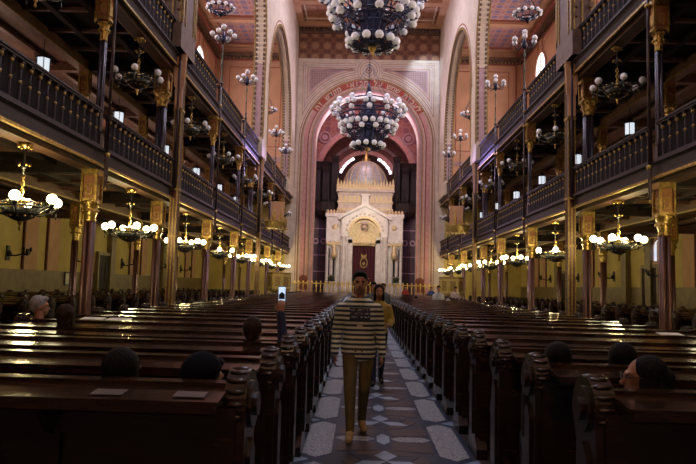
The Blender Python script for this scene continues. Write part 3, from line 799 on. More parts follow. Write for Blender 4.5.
def great_chandelier():
    r = thing('great_chandelier', 'x', 'chandelier')      # origin: centre of the lowest globe ring
    f = MB()
    f.lathe([(.25, -.15), (.5, 0), (.7, .3), (.55, .6), (.65, 1.0), (.5, 1.6), (.75, 2.0), (.55, 2.6), (.35, 3.4), (.12, 4.2), (.05, 4.6)], n=14)
    for z, R, t in ((0, .95, .05), (.22, 1.0, .04), (-.18, .7, .04), (.95, 1.45, .06), (1.15, 1.5, .05), (.7, 1.2, .04), (2.1, 2.0, .07), (2.35, 2.1, .06), (1.8, 1.75, .05), (3.2, 1.5, .05)):
        f.torus((0, 0, z), R, t, 36, 5)
    for k in range(24):
        a = 2*PI*k/24; ca, sa = cos(a), sin(a)
        f.tube([(.7*ca, .7*sa, -.18), (.98*ca, .98*sa, .1), (1.2*ca, 1.2*sa, .7), (1.48*ca, 1.48*sa, 1.05), (1.75*ca, 1.75*sa, 1.8), (2.05*ca, 2.05*sa, 2.25)], .03, 4)
        f.tube([(.6*ca, .6*sa, .9), (1.2*ca, 1.2*sa, 1.4), (2.05*ca, 2.05*sa, 2.2)], .03, 4)
        f.tube(curve_pts([(.4*ca, .4*sa, -.1), (.8*ca, .8*sa, -.4), (1.0*ca, 1.0*sa, -.1)], 5), .025, 4)
        f.box(-.02, .02, -.02, .02, 0, .35, 0, Matrix.Translation((1.0*ca, 1.0*sa, .1)))
        f.sphere((1.5*ca, 1.5*sa, 1.3), .06, 5, 4); f.sphere((2.1*ca, 2.1*sa, 2.5), .07, 5, 4)
    f.build('frame', [M['navy_metal']], r)
    c_ = MB()
    for k in range(12):
        a = 2*PI*k/12; c_.tube([(2.05*cos(a), 2.05*sin(a), 2.3), (.05*cos(a), .05*sin(a), 6.0)], .009, 4)
    c_.tube([(0, 0, 4.4), (0, 0, 12.0)], .022, 6).build('chain', [M['navy_metal']], r)
    MB().lathe([(.01, -.62), (.07, -.55), (.03, -.5), (.12, -.40), (.16, -.32), (.2, -.2), (.1, -.15)], n=10).build('finial', [M['gold']], r)
    gr = .20
    gme = MB().sphere((0, 0, 0), gr, 14, 9).mesh('globe', [M['globe']])
    spots = []
    for k in range(12):
        a = 2*PI*(k+.5)/12; spots.append((1.12, a, 0))
    for k in range(12):
        a = 2*PI*(k+.25)/12
        spots += [(1.88, a, 1.05), (2.0, a-.13, 1.42), (2.0, a+.13, 1.42)]
    for k in range(12):
        a = 2*PI*(k+.75)/12
        spots += [(2.45, a, 2.25), (2.62, a-.10, 2.62), (2.62, a+.10, 2.62), (2.40, a, 3.0)]
    am = MB()
    for R, a, z in spots:
        ca, sa = cos(a), sin(a)
        link('globe', gme, r, (R*ca, R*sa, z))
        am.tube(curve_pts([((R-.45)*ca, (R-.45)*sa, z-.12), ((R-.1)*ca, (R-.1)*sa, z-.45), (R*ca, R*sa, z-.15)], 4), .022, 4)
        am.lathe([(.03, -.24), (.08, -.19), (.09, -.14)], R*ca, R*sa, z, 6)
    am.build('arms', [M['navy_metal']], r)
    return r
GC = great_chandelier()
GC.location = (0, 28.8, 12.95); GC['label'] = 'nearer great chandelier of many white globes on a dark blue frame'; GC['group'] = 'great chandeliers'
dup(GC, (0, 45.0, 11.75), .15, 'farther great chandelier of many white globes hanging before the arch')

# wall sconces and notices
def sconce():
    r = thing('wall_sconce', 'x', 'wall lamp')   # +y out from the wall
    MB().prism([(-.12, -.25), (.12, -.25), (.08, .3), (-.08, .3)], 'y', 0, .06).lathe([(.09, -.1), (.11, 0), (.05, .12)], 0, .08, 0, 8).build('backplate', [M['black']], r)
    a = MB().tube(curve_pts([(0, .05, 0), (0, .35, -.2), (0, .55, .1), (0, .75, -.02)], 8), .03, 5)
    for s_ in (-1, 1): a.tube(curve_pts([(0, .6, 0), (s_*.2, .7, -.12), (s_*.24, .75, .1)], 6), .022, 5).lathe([(.02, .08), (.05, .13), (.045, .24), (.02, .26)], s_*.24, .75, 0, 7)
    a.lathe([(.02, -.02), (.06, .04), (.05, .18), (.02, .2)], 0, .75, 0, 7)
    a.build('arm', [M['black']], r)
    return r
SCN = sconce()
for sx, nm in ((-1, 'left'), (1, 'right')):
    for i, y_ in enumerate((23.2, 28.75, 34.5, 40.1, 45.9)):
        lb = 'black branched wall lamp on the ochre %s wall, %s from the viewer' % (nm, oc(i)); loc = (sx*WX, y_, 2.55); rz = sx*PI/2
        o = put(SCN, loc, lb, 'wall lamps'); o.rotation_euler[2] = rz
for sx, nm, y_ in ((-1, 'left', 28.1), (1, 'right', 33.3)):
    r = thing('notice', 'small white framed notice on the %s wall' % nm, 'notice', (sx*(WX-.0), y_, 1.68), sx*PI/2)
    MB().box(-.24, .24, .0, .04, -.30, .30).build('frame', [M['black']], r); MB().box(-.18, .18, .04, .05, -.24, .24).build('sheet', [M['paper']], r)

# ------------------------------------------------------------------ pews
def end_profile():
    p = [(-.24, 0), (.26, 0), (.26, .10), (.20, .14), (.20, .55), (.24, .62), (.22, .70), (.15, .76), (.14, .90), (.17, .98)]
    for k in range(0, 13):
        a = -.35 + (PI+.7)*k/12; p.append((.02+.175*cos(a), 1.085+.175*sin(a)))
    p += [(-.15, .92), (-.14, .20), (-.20, .14), (-.24, .10)]
    return p
EP = end_profile()
def scaled(P, s, c): return [(c[0]+(y-c[0])*s, c[1]+(z-c[1])*s) for y, z in P]
em = MB().prism(EP, 'x', -.055, .055)
for a, b in ((-.075, -.055), (.055, .075)):
    em.prism([(.02+.13*cos(2*PI*k/14), 1.085+.12*sin(2*PI*k/14)) for k in range(14)], 'x', a, b)
    em.prism([(-.07, .22), (.08, .22), (.08, .84), (.0, .92), (-.07, .84)], 'x', a, b)
for a, b in ((-.095, -.075), (.075, .095)):
    em.prism([(.02+.065*cos(2*PI*k/10), 1.085+.06*sin(2*PI*k/10)) for k in range(10)], 'x', a, b)
# leafy ridge over the head of the bench end
for k in range(11):
    a = -.25+(PI+.5)*k/10
    em.sphere((0, .02+.168*cos(a), 1.085+.168*sin(a)), .024, 6, 4, 0, (2.6, 1, .7))
end_me = em.mesh('bench_end', [M['pew']])
def pew(L, name='pew'):
    r = thing(name, 'x', 'pew')
    h = L/2
    for s_ in (-1, 1): link('bench_end', end_me, r, (s_*(h-.06), .14, 0))
    b = MB().box(-h+.1, h-.1, .0, .04, .08, 1.16)
    n = max(2, round(L/.85))
    for k in range(n+1):
        x = -h+.1+(L-.2)*k/n
        b.box(x-.05, x+.05, -.025, 0, .08, 1.09)
    b.box(-h+.1, h-.1, -.02, 0, .95, 1.05).box(-h+.1, h-.1, -.02, 0, .08, .2)
    b.build('backrest', [M['pew']], r)
    R = Matrix.Translation((0, .05, 1.18)) @ Matrix.Rotation(math.radians(7), 4, 'X')
    d_ = MB().box(-h+.1, h-.1, -.27, .0, -.025, .0, 0, R).box(-h+.1, h-.1, -.285, -.265, -.045, .010, 0, R).box(-h+.1, h-.1, -.01, .05, -.02, .022, 0, R)
    d_.build('book_desk', [M['pew_desk']], r)
    k_ = MB()
    for k in range(1, n): x = -h+.1+(L-.2)*k/n; k_.prism([(-.20, 1.12), (0, .92), (0, 1.14)], 'x', x-.02, x+.02)
    k_.build('bracket', [M['pew']], r)
    MB().box(-h+.1, h-.1, .04, .46, .42, .46).box(-h+.1, h-.1, .42, .46, .3, .42).build('seat', [M['pew']], r)
    return r
P1 = pew(3.44); P1L = pew(3.62); P2 = pew(1.9, 'side_pew'); P3 = pew(2.3, 'wall_pew')
PP = 1.115
def row_y(i, sx): return (3.18 if sx < 0 else 3.32) + PP*i
NROW = 38
for sx, nm in ((-1, 'left'), (1, 'right')):
    for i in range(NROW):
        y_ = row_y(i, sx); rw = 'nearest row' if i == 0 else '%s row back' % ordw(i)
        rw = 'in the nearest row' if i == 0 else 'in the %s row from the viewer' % ordw(i)
        put(P1L if sx < 0 else P1, (-2.65 if sx < 0 else 2.62, y_, 0), 'polished pew in the %s nave block, %s' % (nm, rw[7:]), 'nave pews')
        if i >= 3:
            put(P2, (sx*8.28, y_+.1, 0), 'dark pew beside the %s gallery columns, %s' % (nm, rw[7:]), 'pews beside the columns')
        if i >= 9:
            put(P3, (sx*10.95, y_+.1, 0), 'dark pew next to the %s wall, %s' % (nm, rw[7:]), 'pews by the wall')

# small things lying on the desks
def card(x, y, rz, lb, w=.17, l=.09, m='paper'):
    o = MB().box(-w/2, w/2, -l/2, l/2, 0, .006).build('card', [M[m]], None, (x, y, 1.1935-(.05+3.18-y)*.0), rz)
    return tag(o, lb, 'card', 'cards on the book desks')
M['plate'] = mat('grey_card', (.16, .14, .13), (.11, .10, .10), .35, scale=10)
def desk_z(dy): return 1.184 - dy*math.tan(math.radians(7))
for x, lb in ((-1.33, 'dull grey card on the nearest left desk in front of the dark-haired head'), (-.98+.04, 'dull grey card on the nearest left desk beside the bench end')):
    dy = .16
    o = MB().box(-.075, .075, -.045, .045, 0, .004).build('card', [M['plate']], None, (x-.15, row_y(0, -1)+.05-dy, desk_z(dy)))
    o.rotation_euler = (math.radians(7), 0, 0); tag(o, lb, 'card', 'cards on the near desk')
for (sx, i, x, lb) in ((-1, 5, -3.9, 'white open book on a left desk near the side aisle'), (-1, 5, -3.55, 'white sheet beside the open book on a left desk'), (1, 7, 4.0, 'white sheet on a right desk near the side aisle'), (1, 4, 3.95, 'white sheet on the desk before the near right column'), (1, 5, 3.9, 'white sheet one desk behind that of the near right column')):
    dy = .16
    o = MB().box(-.15, .15, -.09, .09, 0, .006).build('sheet', [M['paper']], None, (x, row_y(i, sx)+.05-dy, desk_z(dy)))
    o.rotation_euler = (math.radians(7), 0, 0); tag(o, lb, 'paper', 'papers on the desks')

# ------------------------------------------------------------------ bimah, rail, ark, organ, pulpits
struct('floor_platform', MB().box(-6.1, 6.1, 48.6, YE+1.4, 0, .95, 0).box(-3, 3, 48.0, 48.6, 0, .63).box(-3, 3, 47.6, 48.0, 0, .32).box(-6.3, 6.3, YE+1.4, YA, 0, .95), [M['floor']], 'raised stone platform before the ark')
def rail(x0, x1, lb):
    r = thing('brass_railing', lb, 'railing', ((x0+x1)/2, 49.0, .95), 0, 'brass railings'); h = (x1-x0)/2
    MB().box(-h, h, -.05, .05, .84, .92).build('handrail', [M['brass']], r)
    MB().box(-h, h, -.04, .04, .06, .12).build('bottom_rail', [M['brass']], r)
    b = MB().lathe([(.04, 0), (.04, .2), (.07, .3), (.03, .5), (.06, .75), (.03, .84), (.05, .92), (.07, 1.0), (.01, 1.08)], n=6).mesh('post', [M['brass']])
    n = int((x1-x0)/.32)
    for k in range(n+1): link('post', b, r, (-h+(x1-x0)*k/n, 0, 0))
rail(-6.0, -1.3, 'yellow brass railing on the platform edge left of the ark steps')
rail(1.3, 6.0, 'yellow brass railing on the platform edge right of the ark steps')
rail(-1.14, 1.14, 'low yellow brass gate rail between the two railings')

AY = 59.5; AB = .95
ark = thing('torah_ark', 'white marble ark with gilt gable, dome and maroon curtain under the great arch', 'ark', (0, AY, AB))
def az(z): return z-AB
a = MB()
for s_ in (-1, 1):
    a.box(s_*1.95, s_*3.6, .3, 1.1, 0, az(8.4)); a.box(s_*1.95, s_*3.7, .15, 1.1, 0, .9); a.box(s_*1.95, s_*3.7, .15, 1.15, az(8.2), az(8.5))
    for xx in (2.15, 2.55, 3.0, 3.45): a.lathe([(.13, .9), (.13, 1.0), (.09, 1.1), (.085, az(5.4)), (.15, az(5.7)), (.15, az(5.8))], s_*xx, .15, 0, 8)
    a.box(s_*2.0, s_*3.6, .05, .4, az(5.8), az(6.1))
    for xx in (2.78,):
        a.prism([(s_*xx+.33*cos(PI*k/10), az(7.7)+.33*sin(PI*k/10)) for k in range(11)] + [(s_*xx-.33, az(6.6)), (s_*xx+.33, az(6.6))], 'y', .22, .3)
a.box(-2.0, 2.0, 1.2, 2.4, 0, az(8.4))
for s_ in (-1, 1):
    a.box(s_*2.72, s_*2.95, .26, .30, az(1.6), az(4.4), 1); a.box(s_*3.2, s_*3.32, .27, .30, az(1.6), az(5.2), 1)  # flat dark panels painted as niche shade, nothing is hollowed out
a.build('wings', [M['stone'], M['niche_shade']], ark)
p = MB()                                          # portal with arch and gable
ri, sp = 1.5, az(6.7)
for s_ in (-1, 1):
    p.box(s_*ri, s_*2.15, -.3, 1.4, 0, sp)
    for xx in (1.62, 1.95): p.lathe([(.16, 0), (.16, .3), (.11, .4), (.10, az(5.9)), (.18, az(6.2)), (.18, az(6.3))], s_*xx, -.38, 0, 8)
    p.box(s_*1.1, s_*ri, .3, 1.3, 0, az(6.3))
n = 24
def gab(x): return az(9.15) - abs(x)*.55
for i in range(n):
    t0, t1 = PI*i/n, PI*(i+1)/n
    q0 = (ri*cos(t0), sp+ri*sin(t0)); q1 = (ri*cos(t1), sp+ri*sin(t1))
    p.prism([q0, q1, (q1[0], gab(q1[0])), (q0[0], gab(q0[0]))], 'y', -.3, 1.4)
for s_ in (-1, 1): p.prism([(s_*ri, sp), (s_*2.15, sp), (s_*2.15, gab(2.15)), (s_*ri, gab(ri))], 'y', -.3, 1.4)
for s_ in (-1, 1): p.prism([(0, az(9.15)), (s_*2.45, az(7.85)), (s_*2.45, az(8.1)), (0, az(9.45))], 'y', -.5, 1.4)
p.box(-.32, .32, -.45, 1.0, az(9.2), az(10.2)).box(-.4, .4, -.5, 1.0, az(10.1), az(10.25))
p.build('portal', [M['stone']], ark)
g = MB()
g.arc('y', (0, sp), 1.30, 1.52, 0, PI, -.36, -.2, 24, 0)
for r_ in (1.15, .95, .7): g.arc('y', (0, sp-.1), r_-.08, r_, 0, PI, .2, .45, 20, 0)
g.prism([(1.5*cos(PI*k/16), sp+1.5*sin(PI*k/16)) for k in range(17)] + [(-1.5, az(5.5)), (1.5, az(5.5))], 'y', .5, .7, 0)
for k in range(11): g.lathe([(.01, -.25), (.06, -.08), (.05, 0)], -1.0+k*.2, .42, az(5.75), 6)
g.box(-1.5, 1.5, .3, .5, az(5.7), az(6.05))
bd = MB()
for k in range(13): a_ = PI*(k+.5)/13; bd.sphere((1.72*cos(a_), -.33, sp+1.72*sin(a_)), .09, 6, 5)
bd.build('arch_beading', [M['stone_gold']], ark)
for s_ in (-1, 1):
    wc = MB()
    for k in range(6): wc.sphere((s_*(2.0+k*.3), .3, az(8.62)), .14, 6, 5, 0, (1, 1, 1.6))
    wc.build('wing_cresting', [M['stone_gold']], ark)
    MB().lathe([(.05, 0), (.28, .15), (.3, .5), (.16, .8), (.2, 1.1), (.05, 1.4)], s_*2.8, -.05, az(4.2), 8).build('lamp', [M['stone_gold']], ark)
    MB().box(s_*2.05, s_*3.55, .0, .2, az(5.5), az(5.75)).build('ledge', [M['stone_gold']], ark); MB().sphere((s_*2.78, .2, az(7.2)), .26, 8, 6, 0, (1, .3, 1)).build('rosette', [M['stone_gold']], ark)
    for zz in (1.6, 3.2): g.box(s_*2.3, s_*3.3, .25, .32, zz, zz+.06)
g.build('gilt_ornament', [M['stone_gold']], ark)
star = MB().sphere((0, -.02, sp+.55), .20, 10, 7, 0, (1, .5, 1)).prism([(-.30, sp+.82), (.30, sp+.82), (.38, sp+1.15), (.18, sp+1.0), (0, sp+1.28), (-.18, sp+1.0), (-.38, sp+1.15)], 'y', -.10, .0)
for k in range(8): star.sphere((.36*cos(k*PI/4), -.02, sp+.55+.36*sin(k*PI/4)), .085, 6, 5)
star.build('crown_ornament', [M['cream_pink']], ark)
cu = MB(); cu_n = 28
pts = [(-1.05+2.1*k/cu_n, .8+.05*sin(k*1.7)) for k in range(cu_n+1)]
cu.prism(pts + [(1.05, .95), (-1.05, .95)], 'z', 0, az(5.6))
co = cu.build('curtain', [M['curtain']], ark)
cg = MB().arc('y', (0, az(3.9)), .28, .36, 0, 2*PI, .70, .74, 20, 0, 1.4).prism([(-.18, az(4.3)), (.18, az(4.3)), (.26, az(4.75)), (0, az(4.55)), (-.26, az(4.75))], 'y', .70, .74)
cg.sphere((0, .72, az(3.8)), .16, 8, 6, 0, (1, .3, 1)).box(-.6, .6, .70, .74, az(2.4), az(2.45))
cg.build('embroidery', [M['gold_dull']], co)
u = MB(); u.box(-2.55, 2.55, .5, 4.4, az(8.4), az(10.6), 0)
for z_, mm in ((8.9, 1), (9.6, 1), (10.35, 0)): u.box(-2.65, 2.65, .4, 2.3, az(z_), az(z_)+.12, mm)
u.box(-2.75, 2.75, .3, 4.6, az(10.6), az(10.85), 0)
for k in range(12): u.box(-2.45+k*.43, -2.2+k*.43, .46, .5, az(9.75), az(10.2), 1)
u.build('upper_tier', [M['tier'], M['stone_gold']], ark)
cr = MB(); cr.box(-2.7, 2.7, .32, .40, az(10.85), az(11.05))
for k in range(19):
    x = -2.6+k*5.2/18; hh = .55+.35*abs(cos(k*PI/3)); 
    if k == 9: hh = 1.25
    cr.prism([(x-.14, az(10.95)), (x+.14, az(10.95)), (x+.10, az(10.95)+hh*.5), (x+.03, az(10.95)+hh), (x-.03, az(10.95)+hh), (x-.10, az(10.95)+hh*.5)], 'y', .3, .42)
    cr.torus((x, .34, az(11.2)), .12, .03, 10, 4, 0, 'y')
cr.build('cresting', [M['stone_gold']], ark)
dm = MB(); ND = 28; prof = [(2.25*cos(t), 3.0*sin(t)) for t in [PI/2*k/10 for k in range(11)]]; prof[-1] = (.05, 3.0)
dm.lathe(prof, 0, 2.75, az(11.0), ND)
dm.lathe([(2.3, -.3), (2.3, 0)], 0, 2.75, az(11.05), ND)
dob = dm.build('dome', [M['dome']], ark)
rb = MB()
for k in range(16):
    an = 2*PI*k/16
    rb.tube([((r_+.02)*cos(an), 2.75+(r_+.02)*sin(an), az(11.0)+h_) for r_, h_ in prof], .045, 4)
rb.build('rib', [M['stone_gold']], dob)
MB().lathe([(.75, -.45), (.6, -.15), (.35, .1), (.4, .25), (.2, .4), (.22, .6), (.05, .8), (.02, 1.1)], 0, 2.75, az(13.95), 12).build('crown_finial', [M['gold']], ark)

# light slots in the niche behind the dome
M['slot'] = emit('niche_light', (1, .9, .95), 3.0)
for s_, nm in ((-1, 'left'), (1, 'right')):
    sl = MB()
    for k in range(4):
        a0 = math.radians(20+k*11.5); a1 = a0+math.radians(9)
        if s_ < 0: a0, a1 = PI-a1, PI-a0
        sl.arc('y', (0, 12.3), 2.62, 2.86, a0, a1, 64.7, 64.8, 4)
    tag(sl.build('niche_light', [M['slot']]), 'curved string of white lights behind the ark dome, %s side' % nm, 'light', 'niche lights')

# organ cases either side
def organ(s_, nm):
    r = thing('organ_case', 'dark organ case with tall pipes on the %s of the ark dome' % nm, 'organ', (s_*3.86, 61.5, 8.9), 0, 'organ cases')
    c_ = MB(); c_.box(-1.2, 1.2, .2, .9, 0, 4.9, 0)
    c_.prism([(-1.35, .4), (1.35, .4), (1.35, -.1), (.9, -.5), (.3, -.7), (-.3, -.7), (-.9, -.5), (-1.35, -.1)], 'z', 0, .8, 0)
    c_.lathe([(.2, -.9), (.7, -.5), (1.3, -.05), (1.3, 0)], 0, .15, 0, 12, 0, True, .6)
    c_.build('case', [M['organ']], r)
    for x, h_ in ((-.85, 4.1), (0, 3.9), (.85, 4.95)):
        xx = x*s_*-1
        m_ = MB().box(xx-.33, xx+.33, -.3, .3, .8, h_+.1, 0).box(xx-.38, xx+.38, -.36, .3, h_+.1, h_+.45, 0)
        m_.build('tower', [M['organ']], r)
        for k in range(5):
            px = xx-.24+k*.12
            MB().lathe([(.02, .85), (.05, 1.2), (.05, h_-.2)], px, -.36, 0, 7).build('pipe', [M['pipe']], r)
organ(-1, 'left'); organ(1, 'right')

# pulpits with canopies
def pulpit(s_, nm):
    r = thing('pulpit', 'gilded octagonal pulpit on a stem at the far %s pier' % nm, 'pulpit', (s_*5.3, 39.4, 0), 0, 'pulpits')
    o8 = lambda R: [(R*cos(PI/8+k*PI/4), R*sin(PI/8+k*PI/4)) for k in range(8)]
    MB().lathe([(.5, 0), (.4, .15), (.2, .3), (.16, .9), (.3, 1.1), (.72, 1.35)], n=8).build('stem', [M['gold_dull']], r)
    b = MB().prism(o8(.75), 'z', 1.3, 1.4).prism(o8(.78), 'z', 2.3, 2.4)
    for k in range(8):
        a_ = k*PI/4; T = Matrix.Rotation(a_, 4, 'Z')
        b.box(.64, .70, -.28, .28, 1.4, 2.3, 1, T).box(.70, .72, -.18, .18, 1.55, 2.15, 0, T)
    b.build('basket', [M['gold_dull'], M['ochre']], r)
    c_ = thing('pulpit_canopy', 'round gilt sounding board with crown crest above the %s pulpit' % nm, 'canopy', (s_*5.42, 38.0, 5.0), 0, 'pulpit canopies')
    MB().lathe([(.55, 0), (.66, .08), (.66, .36), (.72, .42), (.60, .46), (.2, .5)], n=16).build('board', [M['gold_dull']], c_)
    k_ = MB()
    for k in range(16):
        a_ = k*PI/8; T = Matrix.Translation((.66*cos(a_), .66*sin(a_), 0))
        k_.lathe([(.01, -.10), (.05, -.02), (.05, .04)], 0, 0, 0, 5, 0, True, 1, T).prism([(-.07, .42), (.07, .42), (0, .62)], 'y', -.02, .02, 0, False, T @ Matrix.Rotation(a_+PI/2, 4, 'Z'))
    for a_ in (0, 2.1, 4.2): k_.lathe([(.06, .45), (.03, .6), (.07, .8), (.03, 1.0), (.02, 1.3)], .3*cos(a_), .3*sin(a_), 0, 6)
    k_.box(0, s_*.85, -.05, .05, .36, .42).build('cresting', [M['gold']], c_)
    bp = MB().box(-.40, .40, -.04, .04, .5, 1.6).box(-.45, .45, -.06, .06, 1.6, 1.68)
    bp.build('back_panel', [M['pinkwall']], c_, (0, .45, 0))
    st = thing('staircase', 'dark wooden steps with handrail climbing to the %s pulpit' % nm, 'stairs', (s_*5.3, 40.1, 0), 0, 'pulpit stairs')
    for k in range(6): MB().box(-.35, .35, k*.26, k*.26+.28, 0, 1.32-k*.22).build('step', [M['organ']], st)
    MB().tube([(-.38, 0, 2.25), (-.38, 1.6, .95)], .03, 6).tube([(.38, 0, 2.25), (.38, 1.6, .95)], .03, 6).tube([(-.38, 1.6, 0), (-.38, 1.6, .95)], .03, 6).tube([(.38, 1.6, 0), (.38, 1.6, .95)], .03, 6).tube([(-.38, .02, .0), (-.38, .02, 2.25)], .03, 6).tube([(.38, .02, 0), (.38, .02, 2.25)], .03, 6).build('handrail', [M['organ']], st)
pulpit(-1, 'left'); pulpit(1, 'right')

# flower stands and draped chairs on the platform
M['leaf'] = mat('dark_leaves', (.03, .07, .03), (.05, .05, .02), .6, scale=20)
M['rust'] = mat('rust_cloth', (.26, .07, .04), (.18, .05, .03), .8, scale=10)
for s_, nm in ((-1, 'left'), (1, 'right')):
    r = thing('flower_stand', 'white stand with a dark leafy plant at the %s foot of the ark' % nm, 'plant', (s_*2.9, 57.6, .95), 0, 'flower stands')
    MB().lathe([(.25, 0), (.2, .1), (.12, .3), (.12, .8), (.25, 1.0), (.3, 1.1)], n=8).build('stand', [M['stone']], r)
    lf = MB()
    for k in range(60):
        a_, b_ = random.uniform(0, 6.3), random.uniform(.1, 1.4); R = random.uniform(.3, .55)
        p0 = Vector((0, 0, 1.1)); p1 = p0+Vector((R*cos(a_)*cos(b_), R*sin(a_)*cos(b_), R*sin(b_)*1.3))
        lf.tube([tuple(p0), tuple(p0.lerp(p1, .5)+Vector((0, 0, .08))), tuple(p1)], [.02, .06, .005], 4)
    lf.build('foliage', [M['leaf']], r)
for x_, nm in ((-4.9, 'left'), (4.5, 'right')):
    r = thing('armchair', 'high-backed rust-red armchair beside the brass railing on the %s' % nm, 'chair', (x_, 51.5, .95), 0, 'platform armchairs')
    MB().box(-.35, .35, -.3, .3, .35, .5).build('seat', [M['rust']], r)
    MB().box(-.35, .35, .25, .35, .5, 1.35).prism([(-.35, 1.35), (.35, 1.35), (.2, 1.5), (0, 1.55), (-.2, 1.5)], 'y', .25, .35).build('backrest', [M['rust']], r)
    for xx in (-.32, .32): MB().box(xx-.03, xx+.03, -.3, .3, .68, .73).box(xx-.03, xx+.03, -.3, -.24, .5, .68).build('armrest', [M['organ']], r)
    for xx in (-.3, .3):
        for yy in (-.26, .28): MB().box(xx-.03, xx+.03, yy-.03, yy+.03, 0, .35).build('leg', [M['organ']], r)

# ------------------------------------------------------------------ people
def capsule(mb, p, q, r0, r1, n=10):
    p, q = Vector(p), Vector(q); d = q-p; L = max(d.length, 1e-4); t = d/L
    pts, rs = [], []
    for k in range(5): a = PI/2*(k/4); pts.append(p - t*(r0*cos(a))); rs.append(max(.001, r0*sin(a)))
    for k in range(5): a = PI/2*(k/4); pts.append(q + t*(r1*sin(a))); rs.append(max(.001, r1*cos(a)))
    mb.tube(pts, rs, n)
def fuse(mb, name, mats, voxel, parent, smooth=4):
    me = mb.mesh(name, mats); o = link(name, me)
    m = o.modifiers.new('r', 'REMESH'); m.mode = 'VOXEL'; m.voxel_size = voxel; m.use_smooth_shade = True
    s = o.modifiers.new('s', 'SMOOTH'); s.iterations = smooth; s.factor = .5
    bpy.context.view_layer.update()
    e = o.evaluated_get(bpy.context.evaluated_depsgraph_get()); nm = bpy.data.meshes.new_from_object(e)
    bpy.data.objects.remove(o); bpy.data.meshes.remove(me); nm.name = name
    nm.materials.clear()
    for mt in (mats if isinstance(mats, (list, tuple)) else [mats]): nm.materials.append(mt)
    for p in nm.polygons: p.use_smooth = True; p.material_index = 0
    return link(name, nm, parent)
def cloth(name, c, c2=None): return mat(name, c, c2, .85, scale=12)
def head_mb(mb, C, T):
    """head facing -y about centre C, T = extra rotation"""
    X = Matrix.Translation(C) @ T
    mb.sphere((0, .012, .02), .1, 16, 12, 0, (.76, .94, 1.06), X)
    mb.sphere((0, -.03, -.045), .1, 14, 10, 0, (.60, .62, .72), X)
    mb.sphere((0, -.058, -.088), .03, 8, 6, 0, (1, .9, .7), X)
    mb.sphere((0, -.105, -.018), .02, 8, 6, 0, (.75, 1, .85), X); mb.sphere((0, -.088, .015), .016, 8, 6, 0, (.7, 1, 1.8), X)
    mb.sphere((0, -.082, -.055), .022, 8, 6, 0, (1.2, .6, .5), X)
    for s_ in (-1, 1):
        mb.sphere((s_*.078, .012, -.005), .024, 8, 6, 0, (.45, .8, 1.2), X)
        mb.sphere((s_*.032, -.078, .036), .02, 8, 6, 0, (1.3, .6, .5), X)
def hand_mb(mb, w, d, side, palm_n, curl=.5, s=1.0):
    """wrist w, direction d, side = thumb direction, palm_n = where the palm faces"""
    w, d, t, pn = Vector(w), Vector(d).normalized(), Vector(side).normalized(), Vector(palm_n).normalized()
    for k in (-1, 0, 1): capsule(mb, w + t*(k*.014*s), w + d*.075*s + t*(k*.023*s), .015*s, .013*s, 8)
    for k, L in ((1.5, .068), (.5, .077), (-.5, .072), (-1.5, .056)):
        b = w + d*.082*s + t*(k*.0185*s); L *= s
        d1 = (d*cos(curl*.5)+pn*sin(curl*.5)); d2 = (d*cos(curl*1.3)+pn*sin(curl*1.3)); d3 = (d*cos(curl*2)+pn*sin(curl*2))
        q = b+d1*L*.45; q2 = q+d2*L*.32; q3 = q2+d3*L*.23
        capsule(mb, b, q, .0088*s, .0083*s, 7); capsule(mb, q, q2, .0083*s, .0078*s, 7); capsule(mb, q2, q3, .0078*s, .007*s, 7)
    b = w + d*.02*s + t*.022*s; q = b+(t*.8+d*.75+pn*.3).normalized()*.038*s; q2 = q+(t*.25+d*1+pn*.45).normalized()*.03*s
    capsule(mb, b, q, .0125*s, .0105*s, 7); capsule(mb, q, q2, .0105*s, .009*s, 7)
def hair_mb(mb, C, T, style):
    X = Matrix.Translation(C) @ T
    if style == 'short':
        mb.sphere((0, .032, .050), .1, 16, 12, 0, (.89, .98, 1.0), X); mb.sphere((0, -.045, .105), .055, 10, 8, 0, (1.2, .85, .6), X)
        mb.sphere((0, .075, -.01), .06, 10, 8, 0, (1.0, .55, 1.0), X)
    elif style == 'buzz':
        mb.sphere((0, .030, .050), .1, 16, 12, 0, (.87, .96, .98), X); mb.sphere((0, -.035, .105), .055, 10, 8, 0, (1.2, .9, .6), X); mb.sphere((0, .075, -.005), .06, 10, 8, 0, (1.1, .6, 1.1), X)
    else:
        k2 = .93 if style == 'bun' else 1
        mb.sphere((0, .036, .044), .1, 16, 12, 0, (.98*k2, 1.06*k2, 1.04*k2), X); mb.sphere((0, .085, -.03), .07, 12, 8, 0, (1.05, .6, 1.2), X)
        for s_ in (-1, 1): mb.sphere((s_*.07, .02, -.03), .045, 10, 8, 0, (.5, 1.1, 1.6), X)
        if style == 'long':
            mb.sphere((0, .08, -.13), .07, 10, 8, 0, (1.2, .5, 1.5), X)
            for s_ in (-1, 1): mb.sphere((s_*.08, .0, -.10), .04, 8, 6, 0, (.6, .9, 2.2), X)
        if style == 'bun':
            mb.sphere((0, .135, .02), .036, 12, 8, 0, (1.1, .9, 1.2), X); mb.sphere((0, .11, .01), .035, 10, 8, 0, (1, 1, 1), X)
